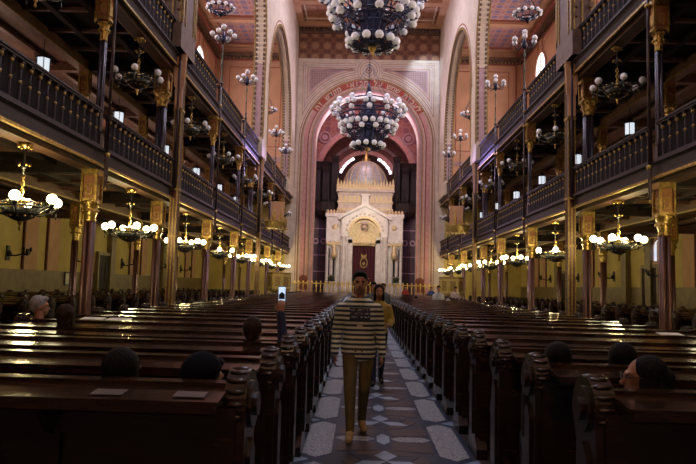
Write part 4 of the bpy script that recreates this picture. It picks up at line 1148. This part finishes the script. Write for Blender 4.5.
def face_details(C, T, parent, glasses=False):
    X = Matrix.Translation(C) @ T
    for s_ in (-1, 1):
        MB().sphere((s_*.031, -.084, .018), .0115, 8, 6, 0, (1.2, .6, .75), X).build('eye', [M['hair_dark']], parent)
    MB().tube([X @ Vector((x*.001, -.094+abs(x)*.0004, -.058)) for x in (-24, -12, 0, 12, 24)], [.002, .0042, .005, .0042, .002], 5).build('lips', [M['lip']], parent)
    if glasses:
        g = MB()
        for s_ in (-1, 1):
            pts = [X @ Vector((s_*.034+.025*cos(2*PI*k/14), -.108, .018+.018*sin(2*PI*k/14))) for k in range(14)]
            g.tube(pts, .0035, 4, 0, True, None, True); g.tube([X @ Vector((s_*.06, -.106, .02)), X @ Vector((s_*.082, .01, .02))], .003, 4)
        g.tube([X @ Vector((-.01, -.11, .022)), X @ Vector((.01, -.11, .022))], .003, 4)
        g.build('glasses', [M['black']], parent)
M['lip'] = mat('lips', (.30, .10, .08), None, .5)

def person(label, loc, rz, J, look, hair, hairm, topm, botm, shoem, voxel=.011, sleeve=.97, loose=1.0, glasses=False, face=True, cap=None, group=None, skin=None, collar=0):
    """J: joint dictionary, figure faces -y in its own frame. look: head rotation (yaw, pitch, roll)"""
    sk = skin or M['skin']
    r = thing('person', label, 'person', loc, rz, group)
    T = Matrix.Rotation(look[0], 4, 'Z') @ Matrix.Rotation(look[1], 4, 'X') @ Matrix.Rotation(look[2], 4, 'Y')
    C = Vector(J['head'])
    b = MB(); head_mb(b, C, T)
    capsule(b, Vector(J['neck']), C + Vector((0, .02, -.06)), .058, .052)
    ch, wa, pe = Vector(J['chest']), Vector(J['waist']), Vector(J['pelvis'])
    sw = J.get('sw', .17); k_ = J.get('k', 1.0)
    R = Matrix.Rotation(J.get('turn', 0), 3, 'Z')
    def off(c, x, y=0, z=0): return c + R @ Vector((x, y, z))
    def torso(mb, g, lowz=True):
        sh = ch + Vector((0, 0, .12))
        for s_ in (-1, 1): capsule(mb, off(sh, 0, .01, .025), off(sh, s_*sw, .01, -.035), .062+g, .050+g, 12)
        capsule(mb, off(sh, -sw*.5, .01, .02), Vector(J['neck'])+Vector((0, 0, -.02)), .06+g, .05+g)
        capsule(mb, off(sh, sw*.5, .01, .02), Vector(J['neck'])+Vector((0, 0, -.02)), .06+g, .05+g)
        for s_ in (-1, 1):
            capsule(mb, off(sh, s_*.09*k_, 0, -.03), off(ch, s_*.085*k_, -.005, -.03), .095*k_+g, .105*k_+g, 12)
            capsule(mb, off(ch, s_*.085*k_, 0, -.03), off(wa, s_*.06*k_, 0), .105*k_+g, .095*k_+g, 12)
            capsule(mb, off(wa, s_*.06*k_, 0), off(pe, s_*.075*k_, 0), .095*k_+g, .11*k_+g, 12)
        capsule(mb, ch, wa, .105*k_+g, .10*k_+g, 12); capsule(mb, wa, pe, .10*k_+g, .11*k_+g, 12)
    torso(b, 0)
    for s_ in ('L', 'R'):
        S, E_, W = [Vector(p) for p in J['arm'+s_][:3]]
        capsule(b, S, E_, .048, .040); capsule(b, E_, W, .040, .026)
        hd = J['arm'+s_][3]; hand_mb(b, W, hd[0], hd[1], hd[2], hd[3] if len(hd) > 3 else .6, 1.0)
        H_, K_, A_ = [Vector(p) for p in J['leg'+s_][:3]]; fd = Vector(J['leg'+s_][3])
        capsule(b, H_, K_, .082, .058); capsule(b, K_, A_, .056, .036); capsule(b, A_+Vector((0, 0, -.02)), A_+fd*.15+Vector((0, 0, -.045+fd.z*.0)), .038, .028)
    fuse(b, 'body', [sk], voxel, r)
    t = MB(); torso(t, .014*loose)
    if 'hem' in J:
        he = Vector(J['hem'])
        for s_ in (-1, 1): capsule(t, off(pe, s_*.07*k_), he + R @ Vector((s_*.075*k_, 0, 0)), .122*k_, .118*k_, 12)
        capsule(t, pe, he, .12*k_, .115*k_, 12)
    for s_ in ('L', 'R'):
        S, E_, W = [Vector(p) for p in J['arm'+s_][:3]]
        capsule(t, S, E_, .064*loose, .053*loose); capsule(t, E_, E_.lerp(W, sleeve), .053*loose, .040*loose)
    fuse(t, J.get('topname', 'shirt'), [topm], voxel, r)
    l = MB()
    capsule(l, off(pe, -.06*k_), off(pe, .06*k_), .120*k_, .120*k_, 12)
    for s_ in ('L', 'R'):
        H_, K_, A_ = [Vector(p) for p in J['leg'+s_][:3]]
        capsule(l, H_, K_, .096, .066); capsule(l, K_, K_.lerp(A_, .96), .066, .048)
    fuse(l, 'trousers', [botm], voxel, r)
    for s_ in ('L', 'R'):
        A_ = Vector(J['leg'+s_][2]); fd = Vector(J['leg'+s_][3])
        sm = MB(); capsule(sm, A_+Vector((0, .03, -.045))*1, A_+fd*.17+Vector((0, 0, -.055)), .042, .036); capsule(sm, A_+Vector((0, 0, -.01)), A_+fd*.10+Vector((0, 0, -.045)), .046, .042)
        fuse(sm, 'shoe', [shoem], .009, r, 2)
    h = MB(); hair_mb(h, C, T, hair); ho = fuse(h, 'hair', [hairm], .010, r, 2)
    if face: face_details(C, T, r, glasses)
    if cap is not None:
        q = MB().sphere((0, .035, .062), .1, 18, 12, 0, (.84, .90, .86), Matrix.Translation(C) @ T)
        kc = MB()
        X = Matrix.Translation(C) @ T
        prof = [(.104*sin(a_), .108*cos(a_)) for a_ in [PI*.5*k/8 for k in range(9)]]
        kc.lathe([(.100, -.012)] + [(r0, h0) for r0, h0 in prof[::-1]], 0, 0, 0, 20, 0, True, 1.12, X @ Matrix.Translation((0, .04, .055)) @ Matrix.Rotation(-.35, 4, 'X'))
        kc.build('cap', [cap], r)
    return r

def stand_J(dx=0, stride=0.25, h=1.0, low_arm=True):
    J = dict(head=(0, -.02, 1.675), neck=(0, .01, 1.50), chest=(0, 0, 1.30), waist=(0, 0, 1.10), pelvis=(0, 0, .95), sw=.175,
        armL=((.20, .01, 1.385), (.245, .05, 1.12), (.265, -.03, .88), ((0, -.25, -1), (-.3, -1, 0), (-1, 0, 0), .7)),
        armR=((-.20, .01, 1.385), (-.245, .03, 1.12), (-.265, -.06, .88), ((0, -.25, -1), (.3, -1, 0), (1, 0, 0), .7)),
        legL=((.09, 0, .93), (.075, -.03+stride*.1, .50), (.065, stride, .11), (.15, -.97, -.1)),
        legR=((-.09, 0, .93), (-.085, -stride*.75, .50), (-.075, -stride, .085), (-.12, -1, 0)))
    return J
# stripes by height
def stripe_mat():
    m, nt, b = nodes_mat('striped_jersey')
    tc = N(nt, 'ShaderNodeTexCoord'); sx = N(nt, 'ShaderNodeSeparateXYZ'); nt.links.new(tc.outputs['Object'], sx.inputs[0])
    def mth(op, a, bb=None, cc=None):
        n = N(nt, 'ShaderNodeMath', operation=op)
        for i, q in enumerate((a, bb, cc)):
            if q is None: continue
            if isinstance(q, (int, float)): n.inputs[i].default_value = q
            else: nt.links.new(q, n.inputs[i])
        return n.outputs[0]
    fr = mth('FRACT', mth('MULTIPLY', sx.outputs[2], 1/.052)); st = mth('GREATER_THAN', fr, .5)
    mx = N(nt, 'ShaderNodeMixRGB'); nt.links.new(st, mx.inputs[0]); mx.inputs[1].default_value = (.035, .045, .075, 1); mx.inputs[2].default_value = (.64, .66, .50, 1)
    # chest print: dark block with pale rows of lettering-like marks
    ax = mth('ABSOLUTE', mth('ADD', sx.outputs[0], -.005)); inx = mth('LESS_THAN', ax, .115)
    z0 = mth('GREATER_THAN', sx.outputs[2], 1.27); z1 = mth('LESS_THAN', sx.outputs[2], 1.40); fy = mth('LESS_THAN', sx.outputs[1], 0)
    blk = mth('MULTIPLY', mth('MULTIPLY', inx, z0), mth('MULTIPLY', z1, fy))
    m2 = N(nt, 'ShaderNodeMixRGB'); nt.links.new(blk, m2.inputs[0]); nt.links.new(mx.outputs[0], m2.inputs[1])
    row = mth('LESS_THAN', mth('ABSOLUTE', mth('ADD', mth('FRACT', mth('MULTIPLY', sx.outputs[2], 1/.040)), -.5)), .22)
    nz = N(nt, 'ShaderNodeTexNoise'); nz.inputs['Scale'].default_value = 55; nt.links.new(tc.outputs['Object'], nz.inputs['Vector'])
    let = mth('MULTIPLY', row, mth('GREATER_THAN', nz.outputs[0], .52))
    m3 = N(nt, 'ShaderNodeMixRGB'); nt.links.new(let, m3.inputs[0]); m3.inputs[1].default_value = (.04, .04, .065, 1); m3.inputs[2].default_value = (.35, .38, .42, 1)
    nt.links.new(m3.outputs[0], m2.inputs[2])
    px = mth('LESS_THAN', ax, .030); p0 = mth('GREATER_THAN', sx.outputs[2], 1.185); p1 = mth('LESS_THAN', sx.outputs[2], 1.215)
    pt = mth('MULTIPLY', mth('MULTIPLY', px, p0), mth('MULTIPLY', p1, fy))
    m4 = N(nt, 'ShaderNodeMixRGB'); nt.links.new(pt, m4.inputs[0]); nt.links.new(m2.outputs[0], m4.inputs[1]); m4.inputs[2].default_value = (.62, .58, .46, 1)
    nt.links.new(m4.outputs[0], b.inputs['Base Color']); b.inputs['Roughness'].default_value = .9
    return m
M['stripe'] = stripe_mat()
M['olive'] = cloth('olive_trousers', (.135, .105, .035), (.10, .08, .028)); M['tan_shoe'] = cloth('tan_suede', (.42, .29, .12))
M['denim'] = cloth('dark_denim', (.02, .03, .06)); M['dark_shoe'] = cloth('dark_shoe_leather', (.02, .018, .016))
M['yellow_top'] = cloth('mustard_jacket', (.42, .29, .06)); M['navy_top'] = cloth('navy_jumper', (.015, .022, .07))
M['bluegrey_top'] = cloth('blue_grey_shirt', (.10, .12, .155)); M['black_top'] = cloth('black_coat', (.015, .015, .02)); M['white_top'] = cloth('white_shirt', (.62, .64, .70))
M['red_top'] = cloth('red_jacket', (.42, .04, .03)); M['blue_top'] = cloth('blue_jacket', (.05, .08, .25)); M['pink_top'] = cloth('pale_pink_top', (.55, .42, .44)); M['brown_top'] = cloth('brown_jumper', (.08, .045, .03))
M['capblack'] = mat('black_cap_cloth', (.008, .009, .016), (.005, .005, .01), .95, spec=.1)

cx = -.3
J = stand_J(); J['hem'] = (0, 0, .90)
man = person('man walking up the aisle in a cream and navy striped jumper and olive trousers', (cx+.0, 7.45, .008), .03, J, (0, .03, 0), 'buzz', M['hair_dark'], M['stripe'], M['olive'], M['tan_shoe'], voxel=.0075, loose=1.12)
man.scale = (1.03, 1.03, 1.03)

J = stand_J(stride=.18); J['sw'] = .14; J['k'] = .88; J['topname'] = 'jacket'; J['hem'] = (0, 0, .85)
J['armL'] = ((.17, .01, 1.38), (.24, .02, 1.15), (.20, -.20, 1.08), ((-.3, -1, .1), (0, .3, 1), (-1, 0, 0), .7))
wm = person('dark-haired woman in a mustard jacket walking behind the striped man', (cx+.34, 11.3, .008), 0, J, (.05, 0, 0), 'long', M['hair_dark'], M['yellow_top'], M['denim'], M['dark_shoe'], voxel=.012, loose=1.25)
wm.scale = (.955, .955, .955)
J = stand_J(stride=.15); J['hem'] = (0, 0, .88)
o = person('dark-haired person in a blue-grey top farther up the aisle behind the woman', (cx+.36, 16.8, .008), 0, J, (0, 0, 0), 'short', M['hair_dark'], M['bluegrey_top'], M['denim'], M['dark_shoe'], voxel=.014)
o = person('person in a pale blue shirt standing at the far end of the aisle', (cx+.75, 22.0, .008), 0, stand_J(stride=.1), (0, 0, 0), 'short', M['hair_brown'], M['bluegrey_top'], M['denim'], M['dark_shoe'], voxel=.016)
o.location = (cx+.80, 22.0, .008)

def seat_J(arm='lap', lean=0.0):
    """seated, facing -y; z=0 is the floor, seat at .46; pelvis at the origin"""
    J = dict(head=(0, -.05-lean, 1.165), neck=(0, -.02-lean*.8, 1.0), chest=(0, -.01-lean*.5, .83), waist=(0, 0, .69), pelvis=(0, 0, .575), sw=.165,
        armL=((.20, -.01, .93), (.215, .0, .66), (.15, -.24, .64), ((-.4, -1, -.1), (-1, .3, 0), (0, 0, -1), .5)),
        armR=((-.20, -.01, .93), (-.215, .0, .66), (-.15, -.24, .64), ((.4, -1, -.1), (1, .3, 0), (0, 0, -1), .5)),
        legL=((.09, 0, .56), (.11, -.42, .555), (.11, -.44, .10), (.05, -1, 0)),
        legR=((-.09, 0, .56), (-.11, -.42, .555), (-.11, -.44, .10), (-.05, -1, 0)))
    return J
def tall_J(t):
    J = seat_J()
    for k, f in (('head', 1), ('neck', 1), ('chest', .8), ('waist', .4)): J[k] = (J[k][0], J[k][1], J[k][2]+t*f)
    for a in ('armL', 'armR'): q = J[a]; J[a] = ((q[0][0], q[0][1], q[0][2]+t*.85), (q[1][0], q[1][1], q[1][2]+t*.4), q[2], q[3])
    return J
def sit(label, x, row, sx, look, hair, hairm, topm, dz=0.0, **kw):
    """sits facing the ark (+y): rotated by pi"""
    y_ = row_y(row, sx)+.235
    J = kw.pop('J', None) or seat_J()
    return person(label, (x, y_, dz), PI, J, look, hair, hairm, topm, M['denim'], M['dark_shoe'], **kw)
# x from pixel: x = (px-360)*dist/638 - .3
J = tall_J(.10)
sit('grey-haired man in a blue-grey shirt seated far left, head turned right', -4.27, 4, -1, (-.95, 0, 0), 'short', M['hair_grey'], M['bluegrey_top'], dz=.07, voxel=.012, J=J)
sit('brown-haired person seated beside the grey-haired man', -3.42, 3, -1, (0, 0, 0), 'full', M['hair_brown'], M['brown_top'], dz=.05, voxel=.012, J=tall_J(.07))
sit('person with thick black hair seated behind the nearest left desk', -1.555, 0, -1, (-.3, 0, 0), 'full', M['hair_dark'], M['black_top'], dz=.03, voxel=.012)
sit('person in a black skullcap seated next to the nearest left bench end', -1.11, 0, -1, (-.7, .05, 0), 'short', M['hair_dark'], M['black_top'], voxel=.012, cap=M['capblack'])
J = seat_J(); J['armR'] = ((-.20, -.01, .93), (-.37, -.10, .98), (-.385, -.33, 1.20), ((.02, -.25, 1), (1, .0, 0), (0, -1, -.2), .9))
J['armR'] = ((-.20, -.01, .94), (-.27, -.14, 1.02), (-.22, -.24, 1.33), ((.0, -.1, 1), (1, 0, 0), (0, -1, 0), .9)); sleeve_ = .7; J['topname'] = 'jumper'
ph = sit('brown-haired person seated left of the aisle holding a phone up high', -1.24, 2, -1, (0, 0, 0), 'buzz', M['hair_brown'], M['navy_top'], dz=.10, voxel=.0085, J=J)
# phone in the raised hand
M['screen'] = emit('phone_screen', (.50, .68, 1.0), 1.1)
py_ = row_y(2, -1)+.235
pr = thing('phone', 'smartphone with a bright blue-white screen held up by the seated person', 'phone', (-1.24+.22, py_+.285, 1.61))
MB().box(-.034, .034, -.004, .005, -.070, .070).build('case', [M['black']], pr)
scr = MB().box(-.031, .031, -.0055, -.004, -.063, .063).build('screen', [M['screen']], pr)
MB().box(-.028, .028, -.0062, -.0055, -.05, -.005).prism([(-.028, -.005), (.0, .02), (.028, -.005)], 'y', -.0062, -.0055).build('picture', [M['denim']], scr)
sit('woman with glasses and a brown bun seated behind the nearest right desk', 1.27, 0, 1, (1.25, 0, 0), 'bun', M['hair_dark'], M['bluegrey_top'], voxel=.009, glasses=True, dz=.06)
sit('dark-haired person seated beside a bench end two rows up on the right', 1.14, 1, 1, (0, 0, 0), 'full', M['hair_dark'], M['black_top'], voxel=.012, dz=.03)
sit('dark-haired person seated in front of the woman with glasses', 1.60, 1, 1, (0, 0, 0), 'full', M['hair_dark'], M['black_top'], voxel=.012, dz=.04)

# blue bag and pale bag on the right-hand seats
M['blue_cloth'] = cloth('blue_grey_bag_cloth', (.10, .12, .20)); M['purple_cloth'] = cloth('mauve_bag_cloth', (.25, .18, .28))
def bag(lb, loc, m, s=1.0):
    r = thing('bag', lb, 'bag', loc)
    b = MB(); b.sphere((0, 0, .13*s), .15*s, 12, 8, 0, (1.0, .6, .9)); b.box(-.12*s, .12*s, -.07*s, .07*s, 0, .12*s)
    fuse(b, 'pouch', [m], .012, r)
    MB().tube(curve_pts([(-.10*s, 0, .22*s), (-.06*s, 0, .42*s), (.06*s, 0, .42*s), (.10*s, 0, .22*s)], 8), .012, 5).build('strap', [m], r)

# distant people
far = [
 ('dark-haired person seated left of the white-shirted one', 24, 2.35, M['black_top'], 'short', M['hair_dark'], .0),
 ('grey-haired person in white seated near the right side aisle', 20, 3.25, M['white_top'], 'short', M['hair_grey'], .02),
 ('person in a blue top seated at the outer end of a right-hand pew', 16, 4.05, M['blue_top'], 'full', M['hair_dark'], .02),
 ('pink-clad person seated beside the person in blue', 16, 3.45, M['pink_top'], 'short', M['hair_brown'], .0)]
for lb, rw, x, tm, hs, hm, dz in far:
    sit(lb, x, rw, 1, (0, 0, 0), hs, hm, tm, dz=0, voxel=.018, face=False)
for lb, x, y_, tm, rz in (('person in a red jacket standing before the platform right of the aisle', 3.0, 46.4, M['red_top'], 0), ('person in a blue jacket standing by the platform on the right', 4.86, 46.5, M['blue_top'], 0), ('dark-haired person in a white shirt standing among the right-hand pews', 3.2, row_y(22, 1)+.72, M['white_top'], 0),
    ('person in pale pink clothes standing in the right side aisle', 4.85, 34.6, M['pink_top'], 0)):
    person(lb, (x, y_, 0), rz, stand_J(stride=.05), (0, 0, 0), 'short', M['hair_dark'], tm, M['denim'], M['dark_shoe'], voxel=.02, face=False)

# ------------------------------------------------------------------ lights
def area(loc, rot, sx, sy, e, c, nm='daylight'):
    L = bpy.data.lights.new(nm, 'AREA'); L.shape = 'RECTANGLE'; L.size = sx; L.size_y = sy; L.energy = e; L.color = c
    o = bpy.data.objects.new(nm, L); COL.objects.link(o); o.location = loc; o.rotation_euler = rot; return o
def spot(loc, target, e, c, ang, blend=.6, size=.2, nm='spotlight'):
    L = bpy.data.lights.new(nm, 'SPOT'); L.energy = e; L.color = c; L.spot_size = math.radians(ang); L.spot_blend = blend; L.shadow_soft_size = size
    o = bpy.data.objects.new(nm, L); COL.objects.link(o); o.location = loc
    d = Vector(target)-Vector(loc); o.rotation_euler = d.to_track_quat('-Z', 'Y').to_euler(); return o
for y_ in (15.9, 24.0, 32.1, 40.2, 48.3):
    for sx in (-1, 1):
        area((sx*(WX-.25), y_, 15.5), (0, sx*PI/2*1.0, 0), 6.0, 2.4, 420, (1.0, .80, .74))
# skylight lanterns of the nave ceiling
for y_ in (28.8, 45.8): area((0, y_-3.0, HC-.4), (0, 0, 0), 3.0, 3.0, 1200, (.76, .76, 1.0))
area((0, 8, HC-.4), (0, 0, 0), 3.0, 3.0, 520, (.70, .80, 1.0))
# windows of the back wall light the nave towards the ark
area((0, YB+.3, 17), (-PI/2*.92, 0, 0), 6, 6, 1500, (.90, .96, .88))
# unseen area lamps added to warm the lower gallery ceilings
for y_ in (12, 20, 28, 36, 44): area((-WX+.3, y_, 7.0), (0, -PI/2, 0), 1.6, 2.0, 62, (1.0, .62, .45))
for y_ in (12, 20, 28, 36, 44): area((WX-.3, y_, 7.0), (0, PI/2, 0), 1.6, 2.0, 12, (1.0, .62, .42))
# chancel lighting
area((0, 58.3, 20.2), (0, 0, 0), 5, 3, 420, (1.0, .66, .74))
spot((0, 49.5, 9.0), (0, 60.5, 7.0), 2000, (1.0, .86, .72), 70)
for sx in (-1, 1):
    spot((sx*3.6, 57.2, 12.0), (sx*-1.5, 55.0, 18.4), 3200, (.86, .70, 1.0), 90)
    spot((sx*5.9, 60.0, 12.5), (sx*4.6, 55.0, 9.0), 2200, (.74, .50, 1.0), 80)
    spot((sx*-4.8, 50.0, 12.0), (sx*6.4, 35.0, 8.3), 12000, (.42, .34, 1.0), 13)
spot((4.4, 50.5, 22.0), (5.2, 54.4, 20.0), 900, (.6, .78, 1.0), 60)

wd = bpy.data.worlds.new('world'); SC.world = wd; wd.use_nodes = True
wd.node_tree.nodes['Background'].inputs[0].default_value = (.3, .35, .5, 1); wd.node_tree.nodes['Background'].inputs[1].default_value = .1

# ------------------------------------------------------------------ camera
pit, yaw, roll = .0841, -.0209, .0267
fwd = Vector((sin(yaw)*cos(pit), cos(yaw)*cos(pit), sin(pit))); right = Vector((cos(yaw), -sin(yaw), 0)); up = right.cross(fwd)
r2 = right*cos(roll)+up*sin(roll); u2 = up*cos(roll)-right*sin(roll)
cam = bpy.data.cameras.new('camera'); cam.sensor_width = 36; cam.lens = 638.2/696*36; cam.clip_end = 200
co = bpy.data.objects.new('camera', cam); COL.objects.link(co)
mt = Matrix((r2, u2, -fwd)).transposed().to_4x4(); mt.translation = Vector((-.3, 0, 1.7)); co.matrix_world = mt
SC.camera = co
SC.view_settings.view_transform = 'Standard'; SC.view_settings.look = 'None'; SC.view_settings.exposure = 0.0; SC.view_settings.gamma = 1
SC.cycles.use_denoising = True
SC.cycles.max_bounces = 6; SC.cycles.diffuse_bounces = 3; SC.cycles.glossy_bounces = 3; SC.cycles.sample_clamp_indirect = 4
